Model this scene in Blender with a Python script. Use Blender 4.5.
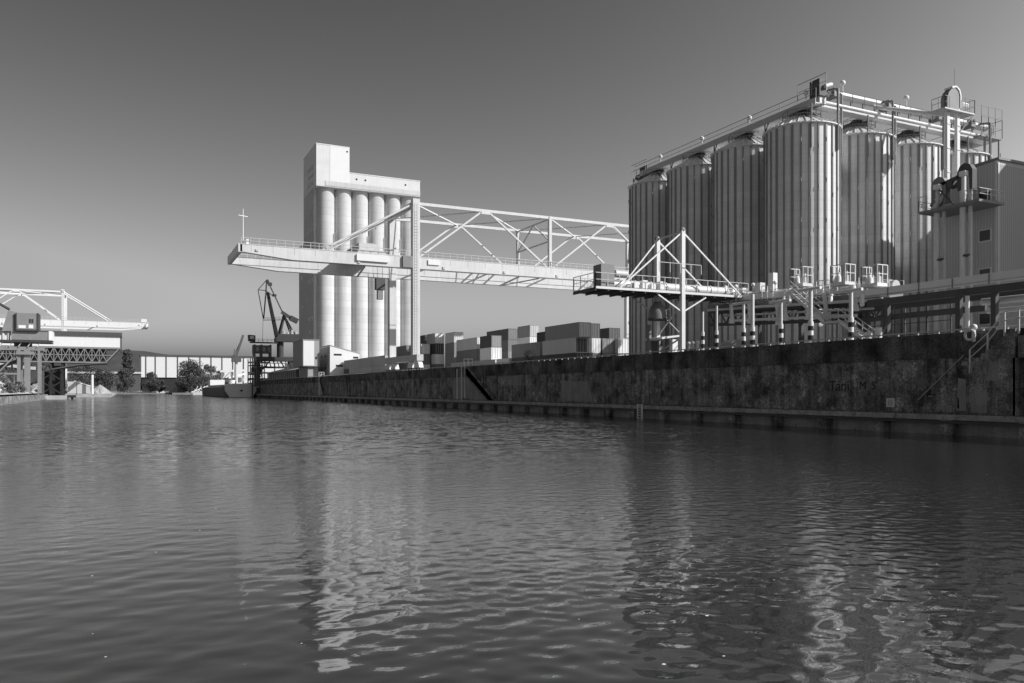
import bpy, math, random
from mathutils import Vector, Matrix
R = math.radians
for o in list(bpy.data.objects): bpy.data.objects.remove(o)
scene = bpy.context.scene
COL = scene.collection

# ---------------------------------------------------------------- camera, sky, sun
# world frame: +Y runs along the quay away from the camera, +X inland to the right, water at z = 0
cam_d = bpy.data.cameras.new('camera'); cam = bpy.data.objects.new('camera', cam_d); COL.objects.link(cam)
cam.location = (0, 0, 3.0)
cam.rotation_euler = (R(90), 0, -R(25.87))
cam_d.sensor_width = 36; cam_d.lens = 800/1024*36; cam_d.shift_y = (390-341.5)/1024
cam_d.clip_end = 20000; cam_d.clip_start = 0.1
scene.camera = cam

SKYK = 0.5
SUN_AZ, SUN_EL = 133.0, 33.0        # azimuth clockwise from +Y
world = bpy.data.worlds.new('World'); scene.world = world; world.use_nodes = True
nt = world.node_tree; nt.nodes.clear()
out = nt.nodes.new('ShaderNodeOutputWorld'); bg = nt.nodes.new('ShaderNodeBackground')
sky = nt.nodes.new('ShaderNodeTexSky'); sky.sky_type = 'NISHITA'; sky.sun_disc = False
sky.sun_elevation = R(SUN_EL); sky.sun_rotation = R(SUN_AZ); sky.altitude = 0
sky.air_density = 1.0; sky.dust_density = 3.0; sky.ozone_density = 1.0
sep = nt.nodes.new('ShaderNodeSeparateColor')          # black-and-white film behind an orange-red filter
mixv = nt.nodes.new('ShaderNodeMath'); mixv.operation = 'MULTIPLY_ADD'; mixv.inputs[1].default_value = 0.8
m2 = nt.nodes.new('ShaderNodeMath'); m2.operation = 'MULTIPLY'; m2.inputs[1].default_value = 0.2
pw = nt.nodes.new('ShaderNodeMath'); pw.operation = 'POWER'; pw.inputs[1].default_value = 2.1
nt.links.new(sky.outputs[0], sep.inputs[0])
nt.links.new(sep.outputs[1], m2.inputs[0]); nt.links.new(sep.outputs[0], mixv.inputs[0]); nt.links.new(m2.outputs[0], mixv.inputs[2])
# the glow round the sun is capped, and the sky deepens away from the sun side (polarised light through the filter)
cap = nt.nodes.new('ShaderNodeMath'); cap.operation = 'MINIMUM'; cap.inputs[1].default_value = 9.4
gw = nt.nodes.new('ShaderNodeNewGeometry'); dt = nt.nodes.new('ShaderNodeVectorMath'); dt.operation = 'DOT_PRODUCT'
dt.inputs[1].default_value = (-math.sin(R(100)), -math.cos(R(100)), 0)
fm = nt.nodes.new('ShaderNodeMath'); fm.operation = 'MULTIPLY_ADD'; fm.inputs[1].default_value = SKYK; fm.inputs[2].default_value = 1.0
pr_ = nt.nodes.new('ShaderNodeMath'); pr_.operation = 'MULTIPLY'
nt.links.new(gw.outputs['Incoming'], dt.inputs[0]); nt.links.new(dt.outputs['Value'], fm.inputs[0])
nt.links.new(mixv.outputs[0], pw.inputs[0]); nt.links.new(pw.outputs[0], cap.inputs[0])
nt.links.new(cap.outputs[0], pr_.inputs[0]); nt.links.new(fm.outputs[0], pr_.inputs[1]); nt.links.new(pr_.outputs[0], bg.inputs[0])
bg.inputs[1].default_value = 0.052
nt.links.new(bg.outputs[0], out.inputs[0])

sd = bpy.data.lights.new('sun', 'SUN'); sd.energy = 4.6; sd.angle = R(0.5); sd.color = (1, 1, 1)
sun = bpy.data.objects.new('sun', sd); COL.objects.link(sun)
ca = math.cos(R(SUN_EL))
to_sun = Vector((math.sin(R(SUN_AZ))*ca, math.cos(R(SUN_AZ))*ca, math.sin(R(SUN_EL))))
sun.rotation_euler = to_sun.to_track_quat('Z', 'Y').to_euler()
sun.location = (120, -60, 120)
scene.view_settings.view_transform = 'Standard'; scene.view_settings.look = 'None'
scene.view_settings.exposure = 0.0; scene.view_settings.gamma = 1
scene.render.resolution_x = 1024; scene.render.resolution_y = 683
scene.render.engine = 'CYCLES'

# ---------------------------------------------------------------- materials
def mat(name, v, rough=0.7, metal=0.0, var=0.12, scale=0.5, streak=0.0, fine=0.0, rib=0.0, ribk=20.0,
        course=0.0, courseh=1.2, bump=0.0, spec=0.3, blotch=None):
    """grey painted or raw material: value v with cloudy variation, vertical streaks, ribs, pour lines"""
    m = bpy.data.materials.new(name); m.use_nodes = True
    n = m.node_tree.nodes; l = m.node_tree.links; p = n['Principled BSDF']
    geo = n.new('ShaderNodeNewGeometry'); pos = geo.outputs['Position']
    def math_(op, a, b=None, c=None):
        q = n.new('ShaderNodeMath'); q.operation = op
        for i, x in enumerate((a, b, c)):
            if x is None: continue
            if isinstance(x, (int, float)): q.inputs[i].default_value = x
            else: l.new(x, q.inputs[i])
        return q.outputs[0]
    def noise(sc, sv=(1, 1, 1), det=4, ro=0.6):
        mp = n.new('ShaderNodeMapping'); mp.inputs['Scale'].default_value = sv; l.new(pos, mp.inputs[0])
        t = n.new('ShaderNodeTexNoise'); t.inputs['Scale'].default_value = sc; t.inputs['Detail'].default_value = det
        t.inputs['Roughness'].default_value = ro; l.new(mp.outputs[0], t.inputs[0]); return t.outputs[0]
    val = math_('MULTIPLY_ADD', math_('SUBTRACT', noise(scale), 0.5), 2*var, 1.0)
    if streak:
        s = math_('MULTIPLY_ADD', math_('SUBTRACT', noise(1.6, (1, 1, 0.06), 5, 0.7), 0.5), 2.6*streak, 1.0)
        val = math_('MULTIPLY', val, s)
    if fine:
        s = math_('MULTIPLY_ADD', math_('SUBTRACT', noise(7.0, (1, 1, 1), 5, 0.75), 0.5), 2.4*fine, 1.0)
        val = math_('MULTIPLY', val, s)
    xyz = n.new('ShaderNodeSeparateXYZ'); l.new(pos, xyz.inputs[0])
    height = None
    if rib:
        sxy = math_('ADD', xyz.outputs[0], xyz.outputs[1])
        w = math_('SINE', math_('MULTIPLY', sxy, ribk)); height = math_('MULTIPLY', w, 0.5)
        val = math_('MULTIPLY', val, math_('MULTIPLY_ADD', w, rib, 1.0))
    if course:
        fr = math_('FRACT', math_('DIVIDE', xyz.outputs[2], courseh))
        ln = math_('LESS_THAN', fr, 0.07)
        val = math_('MULTIPLY', val, math_('MULTIPLY_ADD', ln, -course, 1.0))
        fl = math_('FLOOR', math_('DIVIDE', xyz.outputs[2], courseh))
        wn = n.new('ShaderNodeTexWhiteNoise'); wn.noise_dimensions = '1D'; l.new(fl, wn.inputs['W'])
        val = math_('MULTIPLY', val, math_('MULTIPLY_ADD', math_('SUBTRACT', wn.outputs[0], 0.5), course*0.8, 1.0))
    if blotch:     # pale or dark stains with a shape of their own
        b = noise(blotch[0], blotch[3] if len(blotch) > 3 else (1, 1, 1), 6, 0.72)
        mr = n.new('ShaderNodeMapRange'); mr.inputs[1].default_value = blotch[1]; mr.inputs[2].default_value = blotch[1]+0.07
        mr.inputs[3].default_value = 1.0; mr.inputs[4].default_value = blotch[2]; l.new(b, mr.inputs[0])
        val = math_('MULTIPLY', val, mr.outputs[0])
    val = math_('MULTIPLY', math_('MINIMUM', math_('MAXIMUM', val, .15), 3.0), v)
    cmb = n.new('ShaderNodeCombineColor')
    for i in range(3): l.new(val, cmb.inputs[i])
    l.new(cmb.outputs[0], p.inputs['Base Color'])
    p.inputs['Roughness'].default_value = rough; p.inputs['Metallic'].default_value = metal
    p.inputs['Specular IOR Level'].default_value = spec
    if bump or height is not None:
        bm = n.new('ShaderNodeBump'); bm.inputs['Distance'].default_value = 0.03; bm.inputs['Strength'].default_value = bump or 0.4
        l.new(height if height is not None else noise(5.0, (1, 1, 1), 6, 0.7), bm.inputs['Height']); l.new(bm.outputs[0], p.inputs['Normal'])
    return m

M = {}
M['concrete_tower'] = mat('pale_concrete', .57, .85, var=.16, scale=.12, streak=.20, course=.14, courseh=2.4, fine=.03)
M['concrete_side'] = mat('grey_concrete', .56, .85, var=.14, scale=.15, streak=.12, course=.08, courseh=3.0, fine=.05)
M['band'] = mat('pale_cladding', .68, .6, var=.10, scale=.2, streak=.12, course=.09, courseh=1.0)
M['steel_silo'] = mat('weathered_aluminium', .78, .45, .05, var=.16, scale=.35, streak=.22, course=.12, courseh=1.15)
M['silo_rib'] = mat('stiffener_steel', .28, .5, .1, var=.1, scale=.5)
M['silo_roof'] = mat('silo_roof_metal', .72, .45, .2, var=.1, scale=.8)
M['galv'] = mat('galvanised_steel', .55, .5, .1, var=.18, scale=1.2)
M['galv_light'] = mat('pale_galvanised_steel', .74, .5, .05, var=.12, scale=1.0)
M['dark_steel'] = mat('dark_painted_steel', .10, .6, .1, var=.25, scale=1.0)
M['mid_steel'] = mat('grey_painted_steel', .25, .6, .1, var=.2, scale=.8)
M['crane_white'] = mat('white_crane_paint', .66, .5, var=.12, scale=.4, streak=.16, fine=.08)
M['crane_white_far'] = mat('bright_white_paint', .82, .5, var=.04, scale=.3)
M['crane_dark'] = mat('dark_crane_paint', .06, .5, var=.3, scale=.5)
M['wall'] = mat('dark_quay_concrete', .21, .9, var=1.8, scale=.7, streak=1.2, fine=1.7, bump=1.0, blotch=(1.1, .56, 2.0))
M['wall_top'] = mat('blackened_quay_concrete', .115, .9, var=2.2, scale=.4, streak=.9, fine=1.5, bump=1.0)
M['wall_pale'] = mat('patched_quay_concrete', .34, .9, var=.45, scale=.5, streak=.45, fine=.4, bump=.6)
M['wall_low'] = mat('stained_foundation_concrete', .42, .9, var=.6, scale=.8, streak=.3, fine=.5, bump=.6, blotch=(1.7, .60, .3))
M['coping'] = mat('coping_concrete', .22, .9, var=.35, scale=.8, fine=.4)
M['ledge'] = mat('mossy_ledge_concrete', .45, .95, var=.8, scale=1.2, fine=.5, bump=.8, blotch=(2.2, .55, .5))
M['ground'] = mat('yard_concrete', .36, .95, var=.3, scale=.1, fine=.2)
M['gravel'] = mat('pale_gravel', .38, .95, var=.45, scale=.35, fine=.6, bump=.9, blotch=(.5, .58, .45))
M['earth'] = mat('bank_earth', .20, .95, var=.4, scale=.2, fine=.4)
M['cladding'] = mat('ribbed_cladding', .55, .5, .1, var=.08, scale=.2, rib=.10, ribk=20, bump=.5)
M['cladding_shaded'] = mat('shaded_ribbed_cladding', .36, .5, .1, var=.08, scale=.2, rib=.10, ribk=20, bump=.5)
M['cladding_dark'] = mat('dark_ribbed_cladding', .16, .5, .1, var=.08, scale=.2, rib=.08, ribk=20, bump=.5)
M['white_wall'] = mat('white_render', .78, .7, var=.05, scale=.3, streak=.05)
M['grey_wall'] = mat('grey_render', .36, .7, var=.1, scale=.3, streak=.1)
M['dark'] = mat('dark_opening', .03, .5, var=.2)
M['glass'] = mat('dark_glass', .04, .15, var=.1, spec=.6)
M['white'] = mat('white_paint', .82, .45, var=.05)
M['black'] = mat('black_paint', .03, .5, var=.1)
M['roof_dark'] = mat('dark_roofing', .09, .8, var=.2)
M['foliage'] = mat('leaves', .09, .6, var=.4, scale=.6, fine=.3)
M['foliage_pale'] = mat('pale_leaves', .15, .6, var=.4, scale=.6, fine=.3)
M['bark'] = mat('bark', .08, .9, var=.3)
M['hill'] = mat('wooded_hillside', .07, .9, var=.5, scale=.02, fine=.2)
M['paint_text'] = mat('faded_black_lettering', .05, .9, var=.6, scale=2.0, fine=.7)
def cmat(v): 
    k = 'container_%d' % round(v*100)
    if k not in M: M[k] = mat('container_paint_grey_%d' % round(v*100), min(v*1.5, .82), .55, var=.10, scale=.3, streak=.12, fine=.06)
    return M[k]

# ---------------------------------------------------------------- mesh helpers
ORI = {}
class MB:
    def __init__(s): s.v = []; s.f = []; s.sm = []
    def slope(s, y0, k):
        s.v = [(x, y, z-(y0-y)*k if z > 9.5 else z) for x, y, z in s.v]; return s
    def add(s, vs, fs, smooth=False):
        b = len(s.v); s.v += [tuple(p) for p in vs]
        for f in fs: s.f.append(tuple(b+i for i in f)); s.sm.append(smooth)
        return s
    def box(s, x0, x1, y0, y1, z0, z1):
        vs = [(x0,y0,z0),(x1,y0,z0),(x1,y1,z0),(x0,y1,z0),(x0,y0,z1),(x1,y0,z1),(x1,y1,z1),(x0,y1,z1)]
        return s.add(vs, [(0,3,2,1),(4,5,6,7),(0,1,5,4),(1,2,6,5),(2,3,7,6),(3,0,4,7)])
    def beam(s, a, b, w, h=None):
        a = Vector(a); b = Vector(b); h = h or w; d = (b-a)
        if d.length < 1e-6: return s
        d.normalize(); up = Vector((0,0,1)) if abs(d.z) < .99 else Vector((0,1,0))
        r = d.cross(up).normalized(); u = r.cross(d)
        vs = [p + r*sx*w/2 + u*sz*h/2 for p in (a, b) for sx, sz in ((-1,-1),(1,-1),(1,1),(-1,1))]
        return s.add(vs, [(0,1,2,3),(7,6,5,4),(0,4,5,1),(1,5,6,2),(2,6,7,3),(3,7,4,0)])
    def tube(s, a, b, r, r2=None, n=10):
        a = Vector(a); b = Vector(b); r2 = r if r2 is None else r2; d = (b-a).normalized()
        up = Vector((0,0,1)) if abs(d.z) < .99 else Vector((0,1,0))
        x = d.cross(up).normalized(); y = d.cross(x)
        ra = [a + (x*math.cos(t)+y*math.sin(t))*r for t in [2*math.pi*i/n for i in range(n)]]
        rb = [b + (x*math.cos(t)+y*math.sin(t))*r2 for t in [2*math.pi*i/n for i in range(n)]]
        s.add(ra+rb, [(i, (i+1)%n, n+(i+1)%n, n+i) for i in range(n)], True)
        s.add(ra, [tuple(range(n))[::-1]]); s.add(rb, [tuple(range(n))])
        return s
    def path(s, pts, r, n=8):
        for a, b in zip(pts, pts[1:]): s.tube(a, b, r, n=n)
        return s
    def lathe(s, cx, cy, prof, n=48, smooth=True):
        vs = []; fs = []
        for r, z in prof: vs += [(cx+r*math.cos(2*math.pi*i/n), cy+r*math.sin(2*math.pi*i/n), z) for i in range(n)]
        for k in range(len(prof)-1):
            for i in range(n):
                j = (i+1) % n; fs.append((k*n+i, k*n+j, (k+1)*n+j, (k+1)*n+i))
        return s.add(vs, fs, smooth)
    def prism(s, pts, axis, a, b):
        """polygon pts in the plane perpendicular to axis, extruded from a to b"""
        n = len(pts)
        def P(u, v, t): return {'x': (t,u,v), 'y': (u,t,v), 'z': (u,v,t)}[axis]
        vs = [P(u,v,a) for u,v in pts] + [P(u,v,b) for u,v in pts]
        return s.add(vs, [tuple(range(n))[::-1], tuple(range(n,2*n))] + [(i,(i+1)%n,n+(i+1)%n,n+i) for i in range(n)])
    def ball(s, c, r, n=10):
        prof = [(max(1e-3, r*math.sin(math.pi*k/n)), c[2]-r*math.cos(math.pi*k/n)) for k in range(n+1)]
        return s.lathe(c[0], c[1], prof, 12)
    def rail(s, a, b, h=1.05, sp=2.0, r=.03, mid=True):
        a = Vector(a); b = Vector(b); L = (b-a).length; k = max(1, round(L/sp)); z = Vector((0,0,1))
        s.beam(a+z*h, b+z*h, r*2); 
        if mid: s.beam(a+z*h*.5, b+z*h*.5, r*1.5)
        for i in range(k+1):
            p = a + (b-a)*i/k; s.beam(p, p+z*h, r*2)
        return s
    def build(s, name, m, parent=None, kind=None):
        me = bpy.data.meshes.new(name); o3 = ORI.get(parent.name, Vector((0,0,0))) if parent else Vector((0,0,0))
        me.from_pydata([tuple(Vector(p)-o3) for p in s.v], [], s.f)
        me.polygons.foreach_set('use_smooth', s.sm); me.materials.append(m)
        import bmesh as _b
        bm = _b.new(); bm.from_mesh(me); _b.ops.recalc_face_normals(bm, faces=bm.faces); bm.to_mesh(me); bm.free()
        o = bpy.data.objects.new(name, me); COL.objects.link(o)
        if parent: o.parent = parent; ORI[o.name] = o3
        if kind: o['kind'] = kind
        return o
def tag(o, label, cat, group=None):
    o['label'] = label; o['category'] = cat
    if group: o['group'] = group
    return o
def thing(name, loc, label, cat, group=None):
    o = bpy.data.objects.new(name, None); COL.objects.link(o); o.location = loc; o.empty_display_size = .5
    ORI[o.name] = Vector(loc); return tag(o, label, cat, group)
def dup(o, loc, label=None, group=None):
    r = o.copy(); COL.objects.link(r); r.location = loc
    if label: r['label'] = label
    if group: r['group'] = group
    for ch in [c for c in COL.objects if c.parent == o]:
        c = ch.copy(); COL.objects.link(c); c.parent = r
        for g in [q for q in COL.objects if q.parent == ch]:
            d = g.copy(); COL.objects.link(d); d.parent = c
    return r

QZ = 6.85          # quay level
QX = 50.5          # face of the quay wall
rnd = random.Random(7)

# ================================================================ SETTING
# water
wm = bpy.data.materials.new('harbour_water'); wm.use_nodes = True
n = wm.node_tree.nodes; l = wm.node_tree.links; p = n['Principled BSDF']
p.inputs['Base Color'].default_value = (.028, .028, .028, 1); p.inputs['Roughness'].default_value = .03
p.inputs['IOR'].default_value = 2.6; p.inputs['Specular IOR Level'].default_value = .5
geo = n.new('ShaderNodeNewGeometry')
def wmath(op, a, b=None, c=None):
    q = n.new('ShaderNodeMath'); q.operation = op
    for i, x in enumerate((a, b, c)):
        if x is None: continue
        if isinstance(x, (int, float)): q.inputs[i].default_value = x
        else: l.new(x, q.inputs[i])
    return q.outputs[0]
def wnoise(rot, sv, sc, det, ro=.55, dist=0.0):
    mp = n.new('ShaderNodeMapping'); mp.inputs['Rotation'].default_value = (0, 0, R(rot)); mp.inputs['Scale'].default_value = sv
    l.new(geo.outputs['Position'], mp.inputs[0])
    t = n.new('ShaderNodeTexNoise'); t.inputs['Scale'].default_value = sc; t.inputs['Detail'].default_value = det
    t.inputs['Roughness'].default_value = ro; t.inputs['Distortion'].default_value = dist
    l.new(mp.outputs[0], t.inputs[0]); return t.outputs[0]
fine = wnoise(20, (.55, 1, 1), 7.0, 3, .6)
gust = wnoise(50, (.35, 1, 1), .05, 2)               # patches of breeze
gm = n.new('ShaderNodeMapRange'); gm.inputs[1].default_value = .40; gm.inputs[2].default_value = .62
gm.inputs[3].default_value = .6; gm.inputs[4].default_value = 1.0; l.new(gust, gm.inputs[0])
xyz = n.new('ShaderNodeSeparateXYZ'); l.new(geo.outputs['Position'], xyz.inputs[0])
bmp = n.new('ShaderNodeBump'); bmp.inputs['Strength'].default_value = 1.0; bmp.inputs['Distance'].default_value = 1.0
fd = n.new('ShaderNodeMapRange'); fd.inputs[1].default_value = 12; fd.inputs[2].default_value = 26
fd.inputs[3].default_value = .0012; fd.inputs[4].default_value = .018; l.new(wmath('ADD', wmath('MULTIPLY', xyz.outputs[0], .4364), wmath('MULTIPLY', xyz.outputs[1], .8998)), fd.inputs[0])
l.new(wmath('MULTIPLY', fine, fd.outputs[0]), bmp.inputs['Height'])
# the open basin beyond the meshed waves: short steep wavelets given as slopes, finer ones as roughness
def slopes(rot, sv, sc, det):
    mp = n.new('ShaderNodeMapping'); mp.inputs['Rotation'].default_value = (0, 0, R(rot)); mp.inputs['Scale'].default_value = sv
    l.new(geo.outputs['Position'], mp.inputs[0])
    t = n.new('ShaderNodeTexNoise'); t.inputs['Scale'].default_value = sc; t.inputs['Detail'].default_value = det
    l.new(mp.outputs[0], t.inputs[0])
    v = n.new('ShaderNodeVectorMath'); v.operation = 'SUBTRACT'; v.inputs[1].default_value = (.5, .5, .5); l.new(t.outputs[1], v.inputs[0])
    return v.outputs[0]
def vscale(v, f):
    q = n.new('ShaderNodeVectorMath'); q.operation = 'SCALE'; l.new(v, q.inputs[0])
    if isinstance(f, (int, float)): q.inputs['Scale'].default_value = f
    else: l.new(f, q.inputs['Scale'])
    return q.outputs[0]
def vadd(a, b):
    q = n.new('ShaderNodeVectorMath'); q.operation = 'ADD'; l.new(a, q.inputs[0]); l.new(b, q.inputs[1]); return q.outputs[0]
sl = vadd(vscale(slopes(30, (.8, 1, 1), 2.6, 2), 1.5), vscale(slopes(20, (.7, 1, 1), .9, 3), .8))
fm_ = n.new('ShaderNodeMapRange'); fm_.inputs[1].default_value = 25; fm_.inputs[2].default_value = 66
fm_.inputs[3].default_value = 0.0; fm_.inputs[4].default_value = 1.0; l.new(xyz.outputs[1], fm_.inputs[0])
flat = n.new('ShaderNodeVectorMath'); flat.operation = 'MULTIPLY'; flat.inputs[1].default_value = (.8, 1.1, 0)
l.new(vscale(sl, wmath('MULTIPLY', fm_.outputs[0], gm.outputs[0])), flat.inputs[0])
nn = n.new('ShaderNodeVectorMath'); nn.operation = 'NORMALIZE'; l.new(vadd(bmp.outputs[0], flat.outputs[0]), nn.inputs[0])
l.new(nn.outputs[0], p.inputs['Normal'])
rg = n.new('ShaderNodeMapRange'); rg.inputs[1].default_value = 20; rg.inputs[2].default_value = 75
rg.inputs[3].default_value = .04; rg.inputs[4].default_value = .10; l.new(xyz.outputs[1], rg.inputs[0]); l.new(rg.outputs[0], p.inputs['Roughness'])
# meshed waves in the near basin, one sheet with the flat water around it
import numpy as np
def water_sheet():
    rg_ = np.random.default_rng(11)
    WX0, WX1, WY0, WY1, c = -14.0, 49.74, 0.0, 70.0, .06
    nx = int((WX1-WX0)/c); ny = int((WY1-WY0)/c)
    xs = np.linspace(WX0, WX1, nx+1); ys = np.linspace(WY0, WY1, ny+1)
    X, Y = np.meshgrid(xs, ys); X = X.astype(np.float32); Y = Y.astype(np.float32)
    D = X*.4364+Y*.8998; Rt = X*.8998-Y*.4364
    def smooth(v, a, b): t = np.clip((v-a)/(b-a), 0, 1); return t*t*(3-2*t)
    def spectrum(nw, l0, l1, az, spread, sig):
        Z = np.zeros_like(X)
        for i in range(nw):
            lam = l0*(l1/l0)**rg_.random(); k = 2*np.pi/lam; a = np.radians(az+rg_.normal()*spread)
            amp = sig*np.sqrt(2/nw)/k*(.6+.8*rg_.random()); Z += amp*np.sin(k*(X*np.sin(a)+Y*np.cos(a))+rg_.random()*6.283+.35*np.sin(X*.31*np.cos(a)+Y*.23+i))
        return Z
    open_ = spectrum(56, .24, .75, 14, 28, OPEN_S)
    mid = spectrum(44, .24, .6, 24, 46, MID_S)
    lowz = spectrum(30, .26, .95, 4, 26, LOW_S)
    g1 = .75+.35*np.sin(X*.09+Y*.05+1)*np.sin(Y*.11-X*.04)+.15*np.sin(X*.31-Y*.17+2)
    wopen = smooth(D, 12.5, 24)*g1*(1-smooth(-D, -1e9, -1e8))
    wmid = smooth(Rt/np.maximum(D,1), -.35, .05)*(1-smooth(D, 20, 30))*.9+.12
    pocket = smooth(((X-47)/10)**2+((Y-24)/19)**2, .5, 1.2)*.88+.12
    edge = smooth(X, WX0, WX0+5)*smooth(-Y, -WY1, -WY1+10)*smooth(WX1-X, .0, .6)
    Z = (open_*wopen+mid*wmid+lowz)*pocket*edge*smooth(Y, 0, 1.5)
    co = np.stack([X.ravel(), Y.ravel(), Z.ravel()], 1)
    i = np.arange(nx)[None,:]+np.arange(ny)[:,None]*(nx+1)
    f = np.stack([i, i+1, i+nx+2, i+nx+1], -1).reshape(-1, 4)
    B = 9000.0; nb = len(co)
    ext = np.array([[-B,-B,0],[B,-B,0],[B,B,0],[-B,B,0],[WX0,WY0,0],[WX1,WY0,0],[WX1,WY1,0],[WX0,WY1,0]])
    co = np.concatenate([co, ext]); e = nb
    f = np.concatenate([f, np.array([[e,e+1,e+5,e+4],[e+1,e+2,e+6,e+5],[e+2,e+3,e+7,e+6],[e+3,e,e+4,e+7]])])
    me = bpy.data.meshes.new('water'); me.vertices.add(len(co)); me.vertices.foreach_set('co', co.astype(np.float32).ravel())
    me.loops.add(f.size); me.loops.foreach_set('vertex_index', f.astype(np.int32).ravel())
    me.polygons.add(len(f)); me.polygons.foreach_set('loop_start', np.arange(0, f.size, 4, dtype=np.int32))
    me.polygons.foreach_set('use_smooth', np.ones(len(f), bool)); me.update(calc_edges=True); me.materials.append(wm)
    o = bpy.data.objects.new('water', me); COL.objects.link(o); o['kind'] = 'structure'
OPEN_S, MID_S, LOW_S = .14, .042, .017
water_sheet()

g = MB()                     # quay yard ground, out to the horizon on the right
g.box(QX+.8, 9000, -60, 345, 1, QZ); g.build('quay_ground', M['ground'], None, 'structure')
g = MB(); g.box(49.2, 9000, 345, 520, -1, 4.2); g.box(75, 9000, 520, 640, -1, 4.2); g.build('basin_bank_ground', M['earth'], None, 'structure')
g = MB(); g.box(-9000, 9000, 640.5, 9000, -1, 2.2); g.build('far_ground', M['earth'], None, 'structure')
def mounds(name, x0, x1, y0, y1, nx, ny, base, amp, m, seed=3, edge=4.0):
    q = random.Random(seed); bumps = [(q.uniform(x0,x1), q.uniform(y0,y1), q.uniform(3,9), q.uniform(.3,1)*amp) for _ in range(26)]
    vs = []
    for j in range(ny+1):
        for i in range(nx+1):
            x = x0+(x1-x0)*i/nx; y = y0+(y1-y0)*j/ny
            hgt = sum(a*math.exp(-((x-bx)**2+(y-by)**2)/r/r) for bx,by,r,a in bumps)
            hgt *= min(1, (x1-x)/edge) * min(1, max(0,(y-y0))/edge+.0001)
            vs.append((x, y, base+hgt+q.uniform(-.35,.45)*(1 if 0<i<nx else 0)))
    fs = [(j*(nx+1)+i, j*(nx+1)+i+1, (j+1)*(nx+1)+i+1, (j+1)*(nx+1)+i) for j in range(ny) for i in range(nx)]
    b = MB(); b.add(vs, fs); return b.build(name, m, None, 'structure')
g = MB(); g.box(-9000, -60, -60, 640, -1, 1.9); g.build('left_ground', M['earth'], None, 'structure')
mounds('left_bank_ground', -60, -23.4, 150, 640, 60, 300, 2.0, 5.0, M['gravel'])
w = MB(); w.box(-23.4, -22.4, 120, 640, -1, 1.6); w.box(-22.4, -21.9, 120, 330, -1, .2)
tag(w.build('bank_wall', M['wall']), 'low grey bank wall along the left shore with a pale foot at the waterline', 'wall')
w = MB(); w.box(-22.0, -14.5, 300, 306, .5, 1.3)
for x in (-20.5, -18, -15.5):
    for y in (301, 305): w.tube((x,y,-1), (x,y,.5), .25)
tag(w.build('landing_stage', M['dark']), 'short dark landing stage sticking out from the left bank under the loading hall', 'jetty')

# hill
b = MB(); q = random.Random(2); NX, NY = 60, 14; vs = []
for j in range(NY+1):
    for i in range(NX+1):
        x = -1500 + 2400*i/NX; y = 2100 + 1400*j/NY
        hgt = 124*math.exp(-((x+60)/560)**2) * math.exp(-((y-2700)/420)**2) + q.uniform(-1,1)*2.5
        vs.append((x, y, 2+max(hgt,-1)))
fs = [(j*(NX+1)+i, j*(NX+1)+i+1, (j+1)*(NX+1)+i+1, (j+1)*(NX+1)+i) for j in range(NY) for i in range(NX)]
b.add(vs, fs, True); b.build('hills', M['hill'], None, 'structure')

# ================================================================ QUAY WALL
Y0, Y1 = -40, 345
t = thing('quay_wall', (QX, 100, 0), 'long dark stained concrete quay wall along the right side of the basin', 'wall')
w = MB(); w.box(QX, QX+1.0, Y0, Y1, -1.5, QZ-1.7)
for y in (36.2, 70.5, 100, 131, 163, 196, 230, 262, 296, 328): w.box(QX-.16, QX+.1, y, y+.5, 1.3, QZ-1.7)
w.build('wall_face', M['wall'], t)
w = MB(); w.box(QX-.10, QX+1.6, Y0, Y1, QZ-1.7, QZ+.02); w.build('coping', M['wall_top'], t)
w = MB(); w.beam((QX+.1,Y0,QZ+.22), (QX+.1,Y1,QZ+.22), .09)
for k in range(int((Y1-Y0)/1.6)): w.box(QX+.04, QX+.16, Y0+k*1.6, Y0+k*1.6+.14, QZ+.02, QZ+.24)
w.build('edge_rail', M['galv'], t)
w = MB(); w.box(49.0, QX, Y0, Y1, 1.02, 1.36); w.build('ledge', M['ledge'], t)
w = MB(); w.box(49.75, QX-.003, Y0, Y1, -1.5, 1.018); w.build('foundation', M['wall_low'], t)
w = MB(); y = Y0+2
while y < Y1:
    w.box(49.02, 49.72, y, y+.8, -1.5, 1.015); y += 5.2
w.build('pile', M['wall'], t)
w = MB(); w.beam((48.93,Y0,.88), (48.93,Y1,.88), .12, .16); w.build('fender_beam', M['dark_steel'], t)
q = random.Random(5); w = MB()                        # weeds along the ledge
for _ in range(5200):
    y = Y0+30 + (Y1-Y0-30)*q.random()**1.6; x = q.uniform(49.4, 50.4) ; hh = q.uniform(.05,.28)*(1.9 if math.sin(y*.9)+math.sin(y*.37)>1.0 else .8); a = q.uniform(0,3.14)
    dx, dy = math.cos(a)*.05, math.sin(a)*.05; ox = q.uniform(-.08,.08)
    w.add([(x-dx,y-dy,1.35),(x+dx,y+dy,1.35),(x+ox,y+ox,1.36+hh)], [(0,1,2)])
s = w.build('weeds', M['foliage_pale'], None, 'stuff'); s['label'] = 'tufts of pale weeds growing along the ledge at the foot of the quay wall'; s['category'] = 'weeds'
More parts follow.
